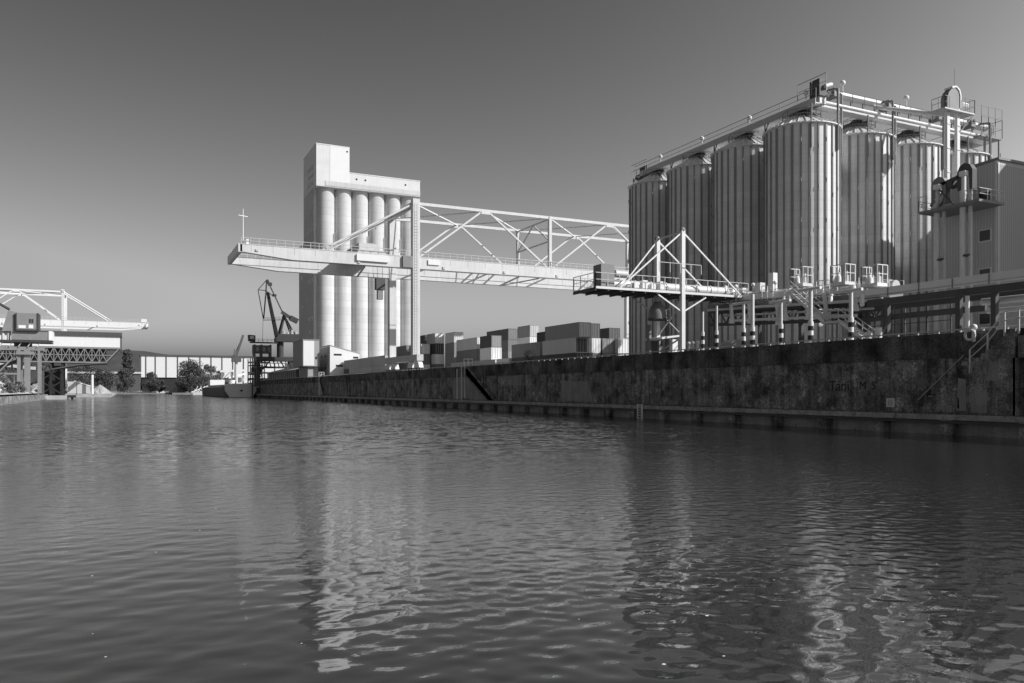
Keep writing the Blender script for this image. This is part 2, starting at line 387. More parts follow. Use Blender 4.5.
# pale patches on the wall (repairs) slightly proud of the face
def patch(pts, dx=.012):
    MB().prism(pts, 'x', QX-dx, QX+.05).build('repair_patch', M['wall_pale'], t)
patch([(99.5,3.6),(105,3.7),(105.2,5.0),(99.2,5.2)]); patch([(47.5,5.55),(53.5,5.5),(53.4,5.68),(47.6,5.72)])
patch([(82,1.6),(90,1.6),(89.6,4.2),(83,4.0)]); patch([(140,1.5),(142.2,1.5),(142,4.4),(140.4,4.0)])
for (y, z, a, c) in ((33.0,1.5,1.1,1.6),(34.4,1.6,.7,2.2),(35.4,1.5,1.3,.5),(32.2,3.6,.8,1.2),(33.5,3.3,.22,.5),(34.3,4.6,.5,.28),(35.6,2.6,.42,.14),(34.9,1.75,.14,.8),(36.9,2.5,.3,.12),(32.9,5.0,.25,.6),(45.5,4.9,.06,.5),(41.4,5.0,.06,.35),(38.6,4.9,.05,.3)):
    patch([(y,z),(y+a,z+.03),(y+a*.8,z+c),(y+.05,z+c*.95)], .03 if y > 38.25 else .52)
# lettering
def wall_text(txt, y, z, size, m, parent):
    cu = bpy.data.curves.new('lettering', 'FONT'); cu.body = txt; cu.size = size; cu.extrude = .01
    tmp = bpy.data.objects.new('tmp', cu); COL.objects.link(tmp); bpy.context.view_layer.update()
    me = bpy.data.meshes.new_from_object(tmp.evaluated_get(bpy.context.evaluated_depsgraph_get()))
    bpy.data.objects.remove(tmp)
    rot = Matrix.Rotation(R(90), 4, 'X'); rot = Matrix.Rotation(R(-90), 4, 'Z') @ rot
    me.transform(Matrix.Translation(Vector((QX-.014, y, z))-ORI[parent.name]) @ rot); me.materials.clear(); me.materials.append(m)
    o = bpy.data.objects.new('lettering', me); COL.objects.link(o); o.parent = parent; return o
# dark recess and niche
def stair_recess(y, L, lab):
    """y = low end nearest the camera; the flight rises away from the camera to y+L"""
    s = thing('wall_stair', (QX, y, 1.4), lab, 'stairs', 'stairs built against the quay wall')
    MB().prism([(y+.2*L,1.362),(y+1.6*L,1.362),(y+1.62*L,4.6),(y+1.2*L,5.6),(y+1.0*L,6.5)], 'x', QX-.07, QX).build('cheek_wall', M['wall_pale'], s)
    st = MB(); N = 20
    for k in range(N): st.box(QX-.42, QX-.072, y+k*L/N-.2, y+(k+1)*L/N+L*.05, 1.362+max(0,k-3)*.25, 1.362+(k+1)*.27)
    st.build('steps', M['wall'], s)
    MB().rail((QX-.6,y+L+.4,QZ+.02),(QX+.9,y+L+.4,QZ+.02),1.2,.8,.05).build('handrail', M['galv_light'], s)
    for k, yy in enumerate((y+L*1.1, y+L*1.22, y+L*1.4)): MB().beam((QX-.16,yy,1.4),(QX-.16,yy,QZ+.5-.4*k), .2).build('guide_rail', M['galv_light'], s)
stair_recess(109.5, 11.0, 'stair and pale cheek wall climbing the quay wall below the container stacks')
stair_recess(222, 6.5, 'narrow stair with pale concrete in the far quay wall below the white office building')

# big stairs at the right edge
s = thing('wall_stair', (QX, 34, 1.4), 'worn concrete stair with handrail climbing the quay wall near the right edge', 'stairs', 'stairs built against the quay wall')
st = MB(); NS = 22
for k in range(NS):
    y = 38.2 - k*(38.2-31.2)/NS; st.box(QX-.5, QX+.0-.002, y-(38.2-31.2)/NS, y, 1.362+.0, 1.36+(k+1)*(QZ-1.36)/NS)
st.build('steps', M['wall'], s)
hr = MB(); hr.tube((QX-.5,38.0,2.3), (QX-.5,34.6,5.3), .03); hr.build('handrail', M['galv'], s)
hr = MB()
pts = [(34.2,5.2),(33.0,6.2),(31.9,7.5),(31.0,7.6),(29.0,7.6)]
for (y,z) in pts[:4]: hr.tube((QX-.45,y,z-1.1),(QX-.45,y,z+.45), .06)
for dz in (.45, -.1): hr.path([(QX-.45,y,z+dz) for y,z in pts], .04)
hr.build('guard_rail', M['galv_light'], s)
# landing with arch niche
w = MB(); w.box(QX-.55, QX-.002, 24, 31.0, 5.0, QZ-.46); w.build('landing_head', M['wall'], s)
w = MB(); w.box(QX-.5, QX-.002, 31.0, 31.35, 1.37, 5.0); w.build('pier', M['wall'], s)
w = MB(); w.prism([(24,1.37),(30.9,1.37),(30.9,3.8),(30.2,4.5),(29,4.85),(24,4.9)], 'x', QX-.03, QX+.02); w.build('niche', M['dark'], s)
sg = thing('round_sign', (QX-.6, 30.4, 5.3), 'small round pale sign on the wall above the dark niche', 'sign')
MB().tube((QX-.556,30.4,5.35),(QX-.60,30.4,5.35),.2,n=16).build('disc', M['white'], sg)
MB().tube((QX-.60,30.4,5.35),(QX-.615,30.4,5.35),.08,n=12).build('dot', M['mid_steel'], sg)
lb = MB(); c = Vector((QX-.75,34.0,6.6))
for k in range(16):
    a, b2 = 2*math.pi*k/16, 2*math.pi*(k+1)/16
    lb.tube(c+Vector((0,math.cos(a)*.33,math.sin(a)*.33)), c+Vector((0,math.cos(b2)*.33,math.sin(b2)*.33)), .085, n=8)
lbo = lb.build('lifebuoy', M['white']); tag(lbo, 'white ring hanging at the top of the wall stair', 'lifebuoy')
for y, z in ((33.75,7.0),):
    tag(MB().tube((QX-.5,33.9,QZ-.7),(QX-.5,33.9,QZ+.15),.12).ball((QX-.5,33.9,QZ+.25),.22).build('bollard', M['galv_light']), 'squat pale bollard beside the ring at the top of the stair', 'bollard')
# square sign with bars and ladder
Ys = 50.0*.7004/.848
sg = thing('notice_board', (QX-.02, 40.6, 2.0), 'small square white board low on the dark wall right of the faded lettering', 'sign')
MB().box(QX-.05, QX-.001, 40.25, 40.95, 1.75, 2.4).build('board', M['white'], sg)
w = MB()
for yy in (40.42, 40.58, 40.74): w.box(QX-.058, QX-.051, yy, yy+.05, 1.85, 2.3)
w.build('bar_marks', M['mid_steel'], sg)
wall_text('Tani', 46.3, 2.95, 1.15, M['paint_text'], t)
wall_text('M  S', 43.4, 3.05, .85, M['paint_text'], t)
ld = thing('wall_ladder', (48.8, 70, 0), 'pale steel ladder on the low ledge of the quay wall', 'ladder')
w = MB()
for yy in (69.4, 70.2): w.beam((48.78,yy,-.5),(48.78,yy,1.5),.11)
w.build('rails', M['white'], ld); w = MB()
for k in range(7): w.beam((48.78,69.45,-.2+k*.27),(48.78,70.15,-.2+k*.27),.09)
w.build('rungs', M['white'], ld)

# ================================================================ CONCRETE GRAIN TOWER
t = thing('grain_tower', (76, 282, QZ), 'tall pale concrete grain silo building with six round cells and a raised head block', 'silo building')
X0, X1, YT = 58.0, 94.6, 270.0
w = MB(); w.box(X0, X1-.2, YT+4, YT+21, QZ, 71.6); w.build('wall', M['concrete_side'], t)
w = MB(); w.box(X0+.3, X0+20, YT+21, YT+31, QZ, 55.8); w.build('rear_annex', M['concrete_side'], t)
w = MB(); w.prism([(X0,71.6),(X1,71.6),(X1,77),(69.2,77),(69.2,85.6),(X0,85.6)], 'y', YT, YT+21); w.build('head_block', M['band'], t)
w = MB(); w.box(X0+4.6, X0+11.25, YT-.06, YT, 72, 85.65); w.build('bright_panel', M['white_wall'], t)
w = MB(); w.box(X0-.1, 69.3, YT-.1, YT+21.1, 85.6, 85.9); w.box(69.2, X1+.1, YT-.1, YT+21.1, 77, 77.3); w.build('parapet', M['band'], t)
w = MB(); w.box(X0+3.0, X1+.05, YT-.12, YT-.001, 71.9, 73.6); w.build('fascia_strip', M['concrete_tower'], t)
pitch = (X1-.2-(X0+1.1))/6
for k in range(6):
    cx = X0+1.1+pitch*(k+.5)
    MB().lathe(cx, YT+4.2, [(pitch/2+.05, QZ), (pitch/2+.05, 71.6)], 64).build('silo_cell', M['concrete_tower'], t)
w = MB(); w.tube((X1-.6,YT+1.1,QZ),(X1-.6,YT+1.1,71.5),.18)
for k in range(6): w.box(X0+1.1+pitch*(k+1)-.55, X0+1.1+pitch*(k+1)-.25, YT+1.6, YT+2.0, 52, 56.5)
w.build('downpipe', M['mid_steel'], t)
for row, (z, k0) in enumerate(((78.5,1),(75.8,0),(73.2,1),(70.5,0),(57.5,1),(40,0),(27,0),(22.5,1),(64,2))):
    for y in ([YT+5+k0, YT+8+k0, YT+11+k0] if row != 7 else [YT+9]):
        MB().box(X0-.05, X0+.02, y, y+1.3, z, z+1.4).build('window', M['glass'], t)
for z in (48, 43, 32):
    for y in (YT+23, YT+26): MB().box(X0+.25, X0+.32, y, y+1.2, z, z+1.4).build('window', M['glass'], t)
for x in (X0+10.2, 71.5, 74.6, 89): MB().box(x, x+.5, YT-.14, YT-.06, 75 if x > 70 else 84, (75 if x > 70 else 84)+.5).build('window', M['glass'], t)

# white office in front of the tower
t = thing('office_building', (61, 248, QZ), 'white building with a sloping roof and narrow windows at the foot of the concrete tower', 'building')
w = MB(); w.prism([(56.8,QZ),(66.0,QZ),(66.0,14.3),(56.8,16.6)], 'y', 245, 262); w.build('wall', M['white_wall'], t)
w = MB(); w.prism([(56.7,16.6),(66.1,14.3),(66.1,14.5),(56.7,16.85)], 'y', 244.9, 262.1); w.build('roof', M['grey_wall'], t)
w = MB(); w.box(56.74, 56.80, 245.4, 261.8, QZ, 16.3); w.build('side_wall', M['grey_wall'], t)
for (x, x2, z) in ((58.0, 60.4, 13.6), (64, 65.6, 12.8), (58.6, 60.8, 10.2)): MB().box(x, x2, 244.95, 245.02, z, z+.55).build('window', M['glass'], t)
for (y, z) in ((250,13.2),(255,13.2),(250,9.4),(255,9.4)): MB().box(56.70, 56.745, y, y+2, z, z+.8).build('window', M['dark_steel'], t)
# elevated box at the quay edge
t = thing('loading_house', (51.5, 254, QZ), 'tall boxy pale loading house raised on legs at the quay edge beside the concrete tower', 'building')
w = MB(); w.box(49.2, 54.2, 248, 264, 10.3, 18.3); w.build('wall', M['grey_wall'], t)
w = MB(); w.box(49.35, 52.6, 247.94, 248, 10.5, 18.1); w.build('bright_panel', M['white_wall'], t)
w = MB(); w.box(49.1, 54.3, 247.9, 264.1, 18.3, 18.6); w.build('roof', M['mid_steel'], t)
w = MB(); w.box(50.9, 54.0, 249, 263, QZ, 10.3); w.build('base', M['grey_wall'], t)
MB().box(53.0, 53.5, 247.93, 248.0, 12.5, 13.3).build('window', M['glass'], t)

# ================================================================ STEEL SILOS
RS, RIM = 4.6, 36.1
def steel_silo(x, y, lab, h=RIM):
    t = thing('steel_silo', (x, y, QZ), lab, 'silo', 'steel grain silos with vertical ribs')
    MB().lathe(x, y, [(RS, QZ), (RS, h)], 112).build('shell', M['steel_silo'], t)
    rb = MB(); NR = 28
    for k in range(NR):
        a = 2*math.pi*(k+.37)/NR; c = Vector((math.cos(a), math.sin(a), 0)); p0 = Vector((x,y,0))
        tn = Vector((-c.y, c.x, 0)); wd = .10 if k % 2 else .16
        vs = [p0+c*(RS-.02)+tn*wd, p0+c*(RS+.15)+tn*wd*.8, p0+c*(RS+.15)-tn*wd*.8, p0+c*(RS-.02)-tn*wd]
        rb.add([v+Vector((0,0,QZ)) for v in vs]+[v+Vector((0,0,h-.15)) for v in vs], [(0,1,5,4),(1,2,6,5),(2,3,7,6),(4,5,6,7)])
        for zz in (12,17,22,27,32): 
            c2 = p0+c*(RS+.17); rb.box(c2.x-.035,c2.x+.035,c2.y-.035,c2.y+.035,zz+(k%3)*.9,zz+.5+(k%3)*.9)
    rb.build('stiffeners', M['silo_rib'], t)
    MB().lathe(x, y, [(RS-.1,h-.1),(RS+.28,h-.05),(RS+.28,h+.12),(RS-.1,h+.16)], 112).build('rim', M['galv_light'], t)
    rf = MB(); rf.lathe(x, y, [(RS+.1, h+.1), (1.0, h+2.3)], 56, False)
    for k in range(28):
        a = 2*math.pi*k/28; rf.beam((x+math.cos(a)*(RS+.1),y+math.sin(a)*(RS+.1),h+.18),(x+math.cos(a)*1.0,y+math.sin(a)*1.0,h+2.38),.06,.10)
    rf.build('roof', M['silo_roof'], t)
    MB().lathe(x, y, [(1.5,h+1.7),(1.55,h+2.35),(.9,h+2.8),(.55,h+3.2),(.01,h+3.25)], 20).build('hatch', M['dark_steel'], t)
    w = MB()
    for a in (35, 80, 125, 170, 215, 260, 305, 350):
        c_, s_ = math.cos(R(a)), math.sin(R(a)); w.beam((x+c_*2.9,y+s_*2.9,h+.8),(x+c_*.6,y+s_*.6,h+3.0),.10)
    w.lathe(x, y, [(2.4,h+1.9),(2.4,h+2.0)], 24); 
    for k in range(12):
        a = 2*math.pi*k/12; w.beam((x+2.4*math.cos(a),y+2.4*math.sin(a),h+1.3),(x+2.4*math.cos(a),y+2.4*math.sin(a),h+2.6),.05)
        b_ = 2*math.pi*(k+1)/12; w.beam((x+2.4*math.cos(a),y+2.4*math.sin(a),h+2.6),(x+2.4*math.cos(b_),y+2.4*math.sin(b_),h+2.6),.05)
    w.build('roof_frame', M['mid_steel'], t)
    w = MB()                                           # guard rail round the eave
    for k in range(20):
        a, b_ = R(150+k*8), R(150+(k+1)*8)
        w.beam((x+(RS+.3)*math.cos(a),y+(RS+.3)*math.sin(a),h+.1),(x+(RS+.3)*math.cos(a),y+(RS+.3)*math.sin(a),h+.35),.05)
    w.build('eave_brackets', M['galv'], t)
    return t
SX, SY, PY, PX = 78.8, 76.7, 10.3, 9.9
steel_silo(SX, SY+3*PY, 'leftmost ribbed steel silo, farthest along the quay behind the hanging loading bell')
steel_silo(SX, SY+2*PY, 'second ribbed steel silo from the left in the row along the quay')
steel_silo(SX, SY+PY, 'third ribbed steel silo from the left, just left of the nearest and widest one')
steel_silo(SX, SY, 'widest and nearest ribbed steel silo, at the corner where the rooftop conveyors meet')
steel_silo(SX+PX, SY, 'ribbed steel silo immediately right of the widest corner one')
steel_silo(SX+2*PX, SY, 'ribbed steel silo just left of the tall twin-pipe elevator')
steel_silo(SX+3*PX, SY, 'rightmost ribbed steel silo, mostly hidden behind the twin elevator pipes and the plant building')

# rooftop conveyors
t = thing('rooftop_conveyor', (SX, 92, 38.90), 'long enclosed conveyor with handrail running over the left row of steel silo roofs', 'conveyor', 'rooftop conveyors')
w = MB(); w.box(SX-.55, SX+.55, 73.2, 110.5, 38.90, 39.90); w.build('casing', M['galv'], t)
w = MB(); w.box(SX-1.2, SX-.56, 73.2, 112, 38.80, 38.92); w.box(SX-1.28, SX-1.2, 73.2, 111, 38.65, 39.50); w.build('walkway', M['galv'], t)
w = MB(); w.rail((SX-1.2,73.2,39.40),(SX-1.2,112.5,39.40),1.3,3.0); w.rail((SX-1.2,109,38.90),(SX-1.2,113.5,38.90),2.2,1.5); w.rail((SX-1.4,71.4,39.9),(SX-1.4,76,39.9),2.0,2.2); w.build('handrail', M['mid_steel'], t)
w = MB()
for k in range(4):
    y = SY+k*PY
    for dy in (-2.4, 2.4):
        w.beam((SX-.5,y+dy*.3,38.90),(SX-1.4,y+dy,37.30),.16); w.beam((SX+.5,y+dy*.3,38.90),(SX+1.6,y+dy,37.20),.16)
    w.beam((SX,y-2.4,37.50),(SX,y+2.4,37.50),.2); w.box(SX-.4,SX+.4,y-.4,y+.4,38.20,38.90)
    w.beam((SX-1.2,y+4.6,38.80),(SX-2.4,y+4.6,36.10),.10); w.beam((SX-1.2,y+5.3,38.80),(SX-1.2,y+5.3,36.90),.12)
w.build('supports', M['dark_steel'], t)
w = MB(); w.tube((SX,108,39.40),(SX,113.4,39.10),.5,n=12); w.box(SX-.9,SX+.9,109.5,111.5,38.10,40.30); w.build('tail_drive', M['dark_steel'], t)
w = MB(); w.box(SX-.8,SX+.4,73.0,74.6,39.80,41.90); w.build('head_drive', M['dark_steel'], t)
w = MB(); w.tube((SX-.1,72.8,40.9),(SX+1.0,72.8,41.3),.28,n=12); w.build('motor', M['galv_light'], t)
for y in (105.6, 95.3, 85.2, 75.0): MB().tube((SX-1.0,y,39.90),(SX-1.0,y,40.40),.08).ball((SX-1.0,y,40.65),.33).build('lamp_globe', M['white'], t)

t = thing('rooftop_conveyor', (SX+18, SY-1, 38.40), 'double-deck tubular conveyor running over the right row of steel silo roofs', 'conveyor', 'rooftop conveyors')
w = MB(); w.tube((SX+.6,SY-2.6,40.80),(SX+3*PX+3.4,SY-2.6,40.80),.48,n=14)
w.build('upper_tube', M['galv_light'], t)
w = MB(); w.box(SX,SX+3*PX+3.8,SY-3.3,SY-1.9,38.62,38.88); w.build('lower_deck', M['galv'], t)
w = MB(); w.tube((SX+.6,SY-3.3,39.15),(SX+3*PX+3.4,SY-3.3,39.15),.22); w.build('lower_pipe', M['galv_light'], t)
w = MB()
for k in range(14):
    x = SX+1.5+k*2.2; w.tube((x,SY-2.6,38.80),(x,SY-2.6,40.60),.07); 
w.rail((SX+1,SY-3.4,39.70),(SX+3*PX+4,SY-3.4,39.70),1.3,2.2); w.build('hangers', M['dark_steel'], t)
for k in range(4):
    x = SX+k*PX-(3.0 if k == 3 else 0); w = MB(); w.box(x+2.0,x+2.9,SY-3.5,SY-1.9,40.2,41.3); w.tube((x+2.5,SY-3.6,41.0),(x+2.5,SY-2.2,41.4),.22)
    w.build('drive_unit', M['mid_steel'], t)
for k in range(3): MB().ball((SX+4.0+k*PX+(2 if k else 0),SY-3.0,42.30),.36).tube((SX+4.0+k*PX+(2 if k else 0),SY-3.0,41.00),(SX+4.0+k*PX+(2 if k else 0),SY-3.0,42.00),.07).build('lamp_globe', M['white'], t)
w = MB()
for k in range(4):
    x = SX+k*PX
    for dx in (1.3, 3.4): 
        yy = SY - math.sqrt(RS**2-dx**2) - .25
        w.tube((x+dx,yy,33.00),(x+dx,yy,40.60),.15); w.tube((x+dx,yy,40.60),(x+dx,SY-2.6,41.00),.15)
    w.tube((x-2.5,SY-RS+.6,33.00),(x-2.5,SY-RS+.6,38.40),.11)
w.build('spout_pipe', M['mid_steel'], t)
w = MB(); e = SX+3*PX-.2; w.box(e, e+4.6, SY-4.4, SY+1.5, 38.70, 38.90)
w.rail((e,SY-4.4,38.90),(e+4.6,SY-4.4,38.90),2.6,1.5); w.rail((e+4.6,SY-4.4,38.90),(e+4.6,SY+1.5,38.90),2.6,1.5)
w.rail((e,SY-4.4,40.40),(e+4.6,SY-4.4,40.40),2.6,1.5)
for x in (e+1.0, e+4.2): w.beam((x,SY-4.2,QZ),(x,SY-4.2,38.70),.22)
w.build('end_platform', M['mid_steel'], t)
for k, lab in ((1,'dark cross gallery running back behind the silo right of the corner'),(2,'dark cross gallery running back behind the silo beside the twin elevator'),(3,'dark cross gallery above the rightmost silo')):
    t = thing('cross_gallery', (SX+k*PX, 84, 38.90), lab, 'conveyor', 'cross galleries on the silo roofs')
    x = SX+k*PX
    MB().box(x-.6,x+.6,SY-1.6,SY+13,37.90,39.00).build('casing', M['dark_steel'], t)
    MB().rail((x-.7,SY-1.6,39.00),(x-.7,SY+13,39.00),1.1,2.4).build('handrail', M['mid_steel'], t)
    w = MB()
    for y in (SY-1.2, SY+1.2): w.beam((x-.5,y,38.10),(x-1.6,y+.8,37.30),.14); w.beam((x+.5,y,38.10),(x+1.6,y+.8,37.30),.14)
    w.build('supports', M['dark_steel'], t)

# tall twin-leg bucket elevator
t = thing('bucket_elevator', (93.4, 66, QZ), 'tall twin-leg bucket elevator with a rounded head rising above the right silos', 'elevator')
for x in (92.1, 94.0):
    w = MB(); w.box(x-.25,x+.25,65.7,66.1,QZ,38.2)
    for z in range(9, 37, 3): w.box(x-.31,x+.31,65.64,66.16,z,z+.12)
    w.build('leg', M['galv'] if x < 90 else M['galv_light'], t)
pr = [(91.6,37.9),(91.6,39.2),(91.9,39.9),(92.5,40.5),(93.2,40.65),(93.7,40.3),(93.9,39.7),(93.9,38.2),(93.7,37.9)]
MB().prism(pr, 'y', 65.5, 66.4).build('head_casing', M['mid_steel'], t)
MB().prism([(93.2,40.67),(93.72,40.32),(93.92,39.7),(93.92,38.2),(94.1,38.2),(94.1,39.8),(93.85,40.5),(93.25,40.85),(92.4,40.7),(92.4,40.45)], 'y', 65.4, 66.5).build('head_cover', M['galv_light'], t)
w = MB(); w.box(90.6, 96.2, 65.1, 66.9, 37.58, 37.75); w.build('platform', M['galv'], t)
w = MB(); w.rail((90.6,65.1,37.75),(91.4,65.1,37.75),1.4,.8); w.rail((90.6,65.1,37.75),(90.6,66.9,37.75),1.4,.9); w.build('handrail', M['mid_steel'], t)
w = MB(); w.rail((94.4,65.1,37.75),(96.2,65.1,37.75),1.7,.9); w.rail((96.2,65.1,37.75),(96.2,66.9,37.75),1.7,.9)
w.beam((96.2,65.2,37.6),(94.2,65.6,35.4),.1); w.build('handrail', M['mid_steel'], t)
MB().tube((94.9,66,38.9),(95.9,66,38.9),.38,n=12).build('motor', M['white'], t)
MB().tube((91.5,65.2,40.6),(91.5,65.2,40.61),.02).tube((93.6,66,40.9),(93.6,66,43.2),.03).build('aerial', M['mid_steel'], t)
MB().tube((93.0,66.8,37.6),(88.7,73.9,40.2),.25).build('spout', M['galv_light'], t)

# ================================================================ PLANT BUILDING, right
BX, BY = 80.0, 51.7
t = thing('plant_building', (BX+8, BY+5, QZ), 'ribbed metal-clad plant building with small square windows at the right edge', 'building')
w = MB(); w.prism([(BY,QZ),(BY+7.3,QZ),(BY+7.3,23.3),(BY+3.6,26.2),(BY,26.4)], 'x', BX, BX+30); w.build('wall', M['cladding'], t)
w = MB(); w.box(BX+.1, BX+29.9, BY-.05, BY-.002, QZ, 26.0); w.build('shaded_front', M['cladding_shaded'], t)  # shade on the front put into its colour, darker than the side wall
w = MB(); w.prism([(BY-.25,26.42),(BY+3.6,26.25),(BY+7.5,23.2),(BY+7.5,23.4),(BY+3.6,26.5),(BY-.25,26.66)], 'x', BX-.15, BX+30.1); w.build('roof', M['mid_steel'], t)
w = MB(); w.box(BX-.06,BX-.001,BY,BY+.22,QZ,26.4); w.box(BX-.001,BX+.15,BY-.09,BY-.052,QZ,26.2); w.build('corner_trim', M['galv_light'], t)
for z in (22.3, 18.4, 14.4, 9.8):
    f = MB().box(BX-.07,BX-.001,BY+.6,BY+2.0,z-.1,z+1.2).build('window', M['galv_light'], t)
    MB().box(BX-.09,BX-.072,BY+.75,BY+1.85,z+.02,z+1.08).build('pane', M['glass'], f)
w = MB(); w.tube((BX+2,BY+1,26.5),(BX+2,BY+1,27.6),.04); w.build('aerial', M['mid_steel'], t)

# twin pipe elevators on its flank
def pipe_elev(y, lab, x=77.2, hz=25.3, big=False):
    t = thing('pipe_elevator', (x, y, QZ), lab, 'elevator', 'twin-pipe elevators on the flank of the plant building')
    for dy, r in ((.0,.30),(-.8,.2)):
        w = MB(); w.tube((x,y+dy,QZ),(x,y+dy,hz-1.2),r,n=16)
        for z in range(8, 24, 3): w.tube((x,y+dy,z),(x,y+dy,z+.12),r+.06,n=16)
        w.build('pipe', M['galv_light'] if dy == 0 else M['galv'], t)
    pr = [(y+.38,hz-2.6),(y+.38,hz-.7),(y+.1,hz-.15),(y-.4,hz+.1),(y-.95,hz-.15),(y-1.25,hz-.7),(y-1.25,hz-2.8),(y-.95,hz-2.8),(y-.85,hz-.85),(y-.4,hz-.6),(y-.02,hz-.85),(y-.02,hz-2.6)]
    MB().prism(pr, 'x', x-.35, x+.35).build('hood', M['dark_steel'] if big else M['mid_steel'], t)
    MB().box(x-.8,x-.36,y-.8,y-.1,hz-1.3,hz-.8).build('drive_box', M['white'], t)
    MB().box(x-.25,x+.25,y-.9,y+.1,16.6,16.8).build('clamp', M['dark_steel'], t)
    return t
pipe_elev(56.4, 'left pair of vertical elevator pipes under the darker left hood beside the plant building')
pipe_elev(53.5, 'right pair of vertical elevator pipes under the larger right hood beside the plant building', hz=26.0, big=True)
t = thing('service_platform', (77.5, 54, 22), 'dark steel service platform with railings carried round the elevator hoods', 'platform')
w = MB(); w.box(75.9, 79.9, 50.9, 57.6, 21.65, 21.9); w.build('deck', M['mid_steel'], t)
w = MB(); w.rail((75.9,50.9,21.9),(75.9,52.4,21.9),1.1,.8); w.rail((75.9,50.9,21.9),(79.8,50.9,21.9),1.1,1.2); w.rail((75.9,56.6,21.9),(75.9,57.6,21.9),1.5,.9); w.rail((75.9,57.6,21.9),(79.8,57.6,21.9),1.1,1.2); w.build('handrail', M['galv'], t)
w = MB()
w.beam((76.9,56.0,22),(76.9,54.0,24.9),.12); w.beam((76.9,54.2,22),(76.9,55.9,24.0),.14); w.box(76.7,77.6,54.4,54.9,23.9,24.6); w.beam((77,56.2,24.4),(77,53.6,24.9),.3); w.build('brace', M['dark_steel'], t)

# unseen tower added out of view, sized to shade the plant building
t = thing('shade_tower', (112, 34, QZ), 'tall plain unseen tower out of frame right, added to shade the plant building', 'building')
w = MB(); w.box(95.5, 112, 20, 40, QZ, 38); w.build('wall', M['concrete_side'], t)
w = MB(); w.box(95.2, 112.3, 19.7, 40.3, 38, 38.5); w.build('roof', M['roof_dark'], t)
for z in (12, 18, 24):
    for y in (22, 28, 34): MB().box(95.42, 95.5, y, y+1.6, z, z+1.8).build('window', M['glass'], t)

t = thing('shade_block', (112, 55, QZ), 'plain unseen block out of frame behind the plant building, added to shade the silos', 'building')  # unseen block added for the shade it throws on the right-hand silos
w = MB(); w.box(110.1, 128, 50, 62, QZ, 35); w.box(100, 110.1, 51.9, 58.8, 26.8, 35); w.build('wall', M['concrete_side'], t)
w = MB(); w.box(109.9, 128.3, 49.8, 62.3, 35, 35.4); w.build('roof', M['roof_dark'], t)

# ================================================================ PIPE BRIDGE, right
t = thing('pipe_bridge', (60, 40, 11), 'low covered pipe bridge with a pale ribbed side on dark columns above the quay', 'pipe bridge')
w = MB(); w.box(59.4,61.0,20,52,11.38,11.92); w.build('side_panel', M['white'], t)
for y in range(21, 50, 3): MB().box(59.34, 59.4, y, y+.08, 11.1, 11.88).build('joint_strip', M['mid_steel'], t)
w = MB(); w.beam((60.0,20,10.75),(60.0,50.5,10.75),.5,.55); w.beam((61.4,20,10.4),(61.4,56,10.4),.4,.5); w.beam((62,41,9.55),(62,53,9.55),.3,.5); w.build('girder', M['dark_steel'], t)
for x, y in ((60.0,48.6),(60.0,41.9),(60.0,39.0),(60,30),(62,53)):
    MB().box(x-.2,x+.2,y-.2,y+.2,QZ,10.5).build('column', M['dark_steel'], t)
w = MB(); w.tube((60.6,20,9.9),(60.6,40.4,9.9),.28); w.tube((61.3,20,9.2),(61.3,40.4,9.2),.2); w.build('pipe', M['galv'], t)
w = MB(); w.tube((59.7,41.0,QZ),(59.7,41.0,10.4),.17); w.build('drain_pipe', M['white'], t)
w = MB()
for k in range(4): w.beam((62,44+k*2.2,QZ),(62,44+k*2.2,10.2),.1)
w.beam((62,44,QZ+1),(62,53,QZ+1),.06); w.beam((62,44,QZ+2),(62,53,QZ+2),.06)
w.beam((58,47.6,QZ+.6),(58,46.3,10.0),.08); w.build('rack_frame', M['dark_steel'], t)
# pump set
t = thing('pump_set', (54.5, 31.5, QZ), 'pump set with a black handwheel and pale pipes on the quay at the right edge', 'pump')
MB().box(54,55.2,30.2,32.6,QZ,QZ+.9).build('plinth', M['coping'], t)
MB().tube((54.5,32.4,QZ+1.5),(54.5,31.2,QZ+1.5),.3,n=14).tube((54.5,32.0,QZ+.9),(54.5,32.0,QZ+1.4),.2).build('body', M['galv_light'], t)
w = MB()
for k in range(16):
    a, b_ = 2*math.pi*k/16, 2*math.pi*(k+1)/16
    w.tube((53.9,30.9+.55*math.cos(a),QZ+1.6+.55*math.sin(a)),(53.9,30.9+.55*math.cos(b_),QZ+1.6+.55*math.sin(b_)),.07,n=6)
for k in range(4):
    a = math.pi*k/4; w.tube((53.9,30.9+.55*math.cos(a),QZ+1.6+.55*math.sin(a)),(53.9,30.9-.55*math.cos(a),QZ+1.6-.55*math.sin(a)),.04,n=6)
w.build('handwheel', M['black'], t)
MB().path([(54.5,32.4,QZ+1.5),(54.5,33.2,QZ+1.5),(54.5,33.2,QZ)],.14).build('pipe', M['galv_light'], t)

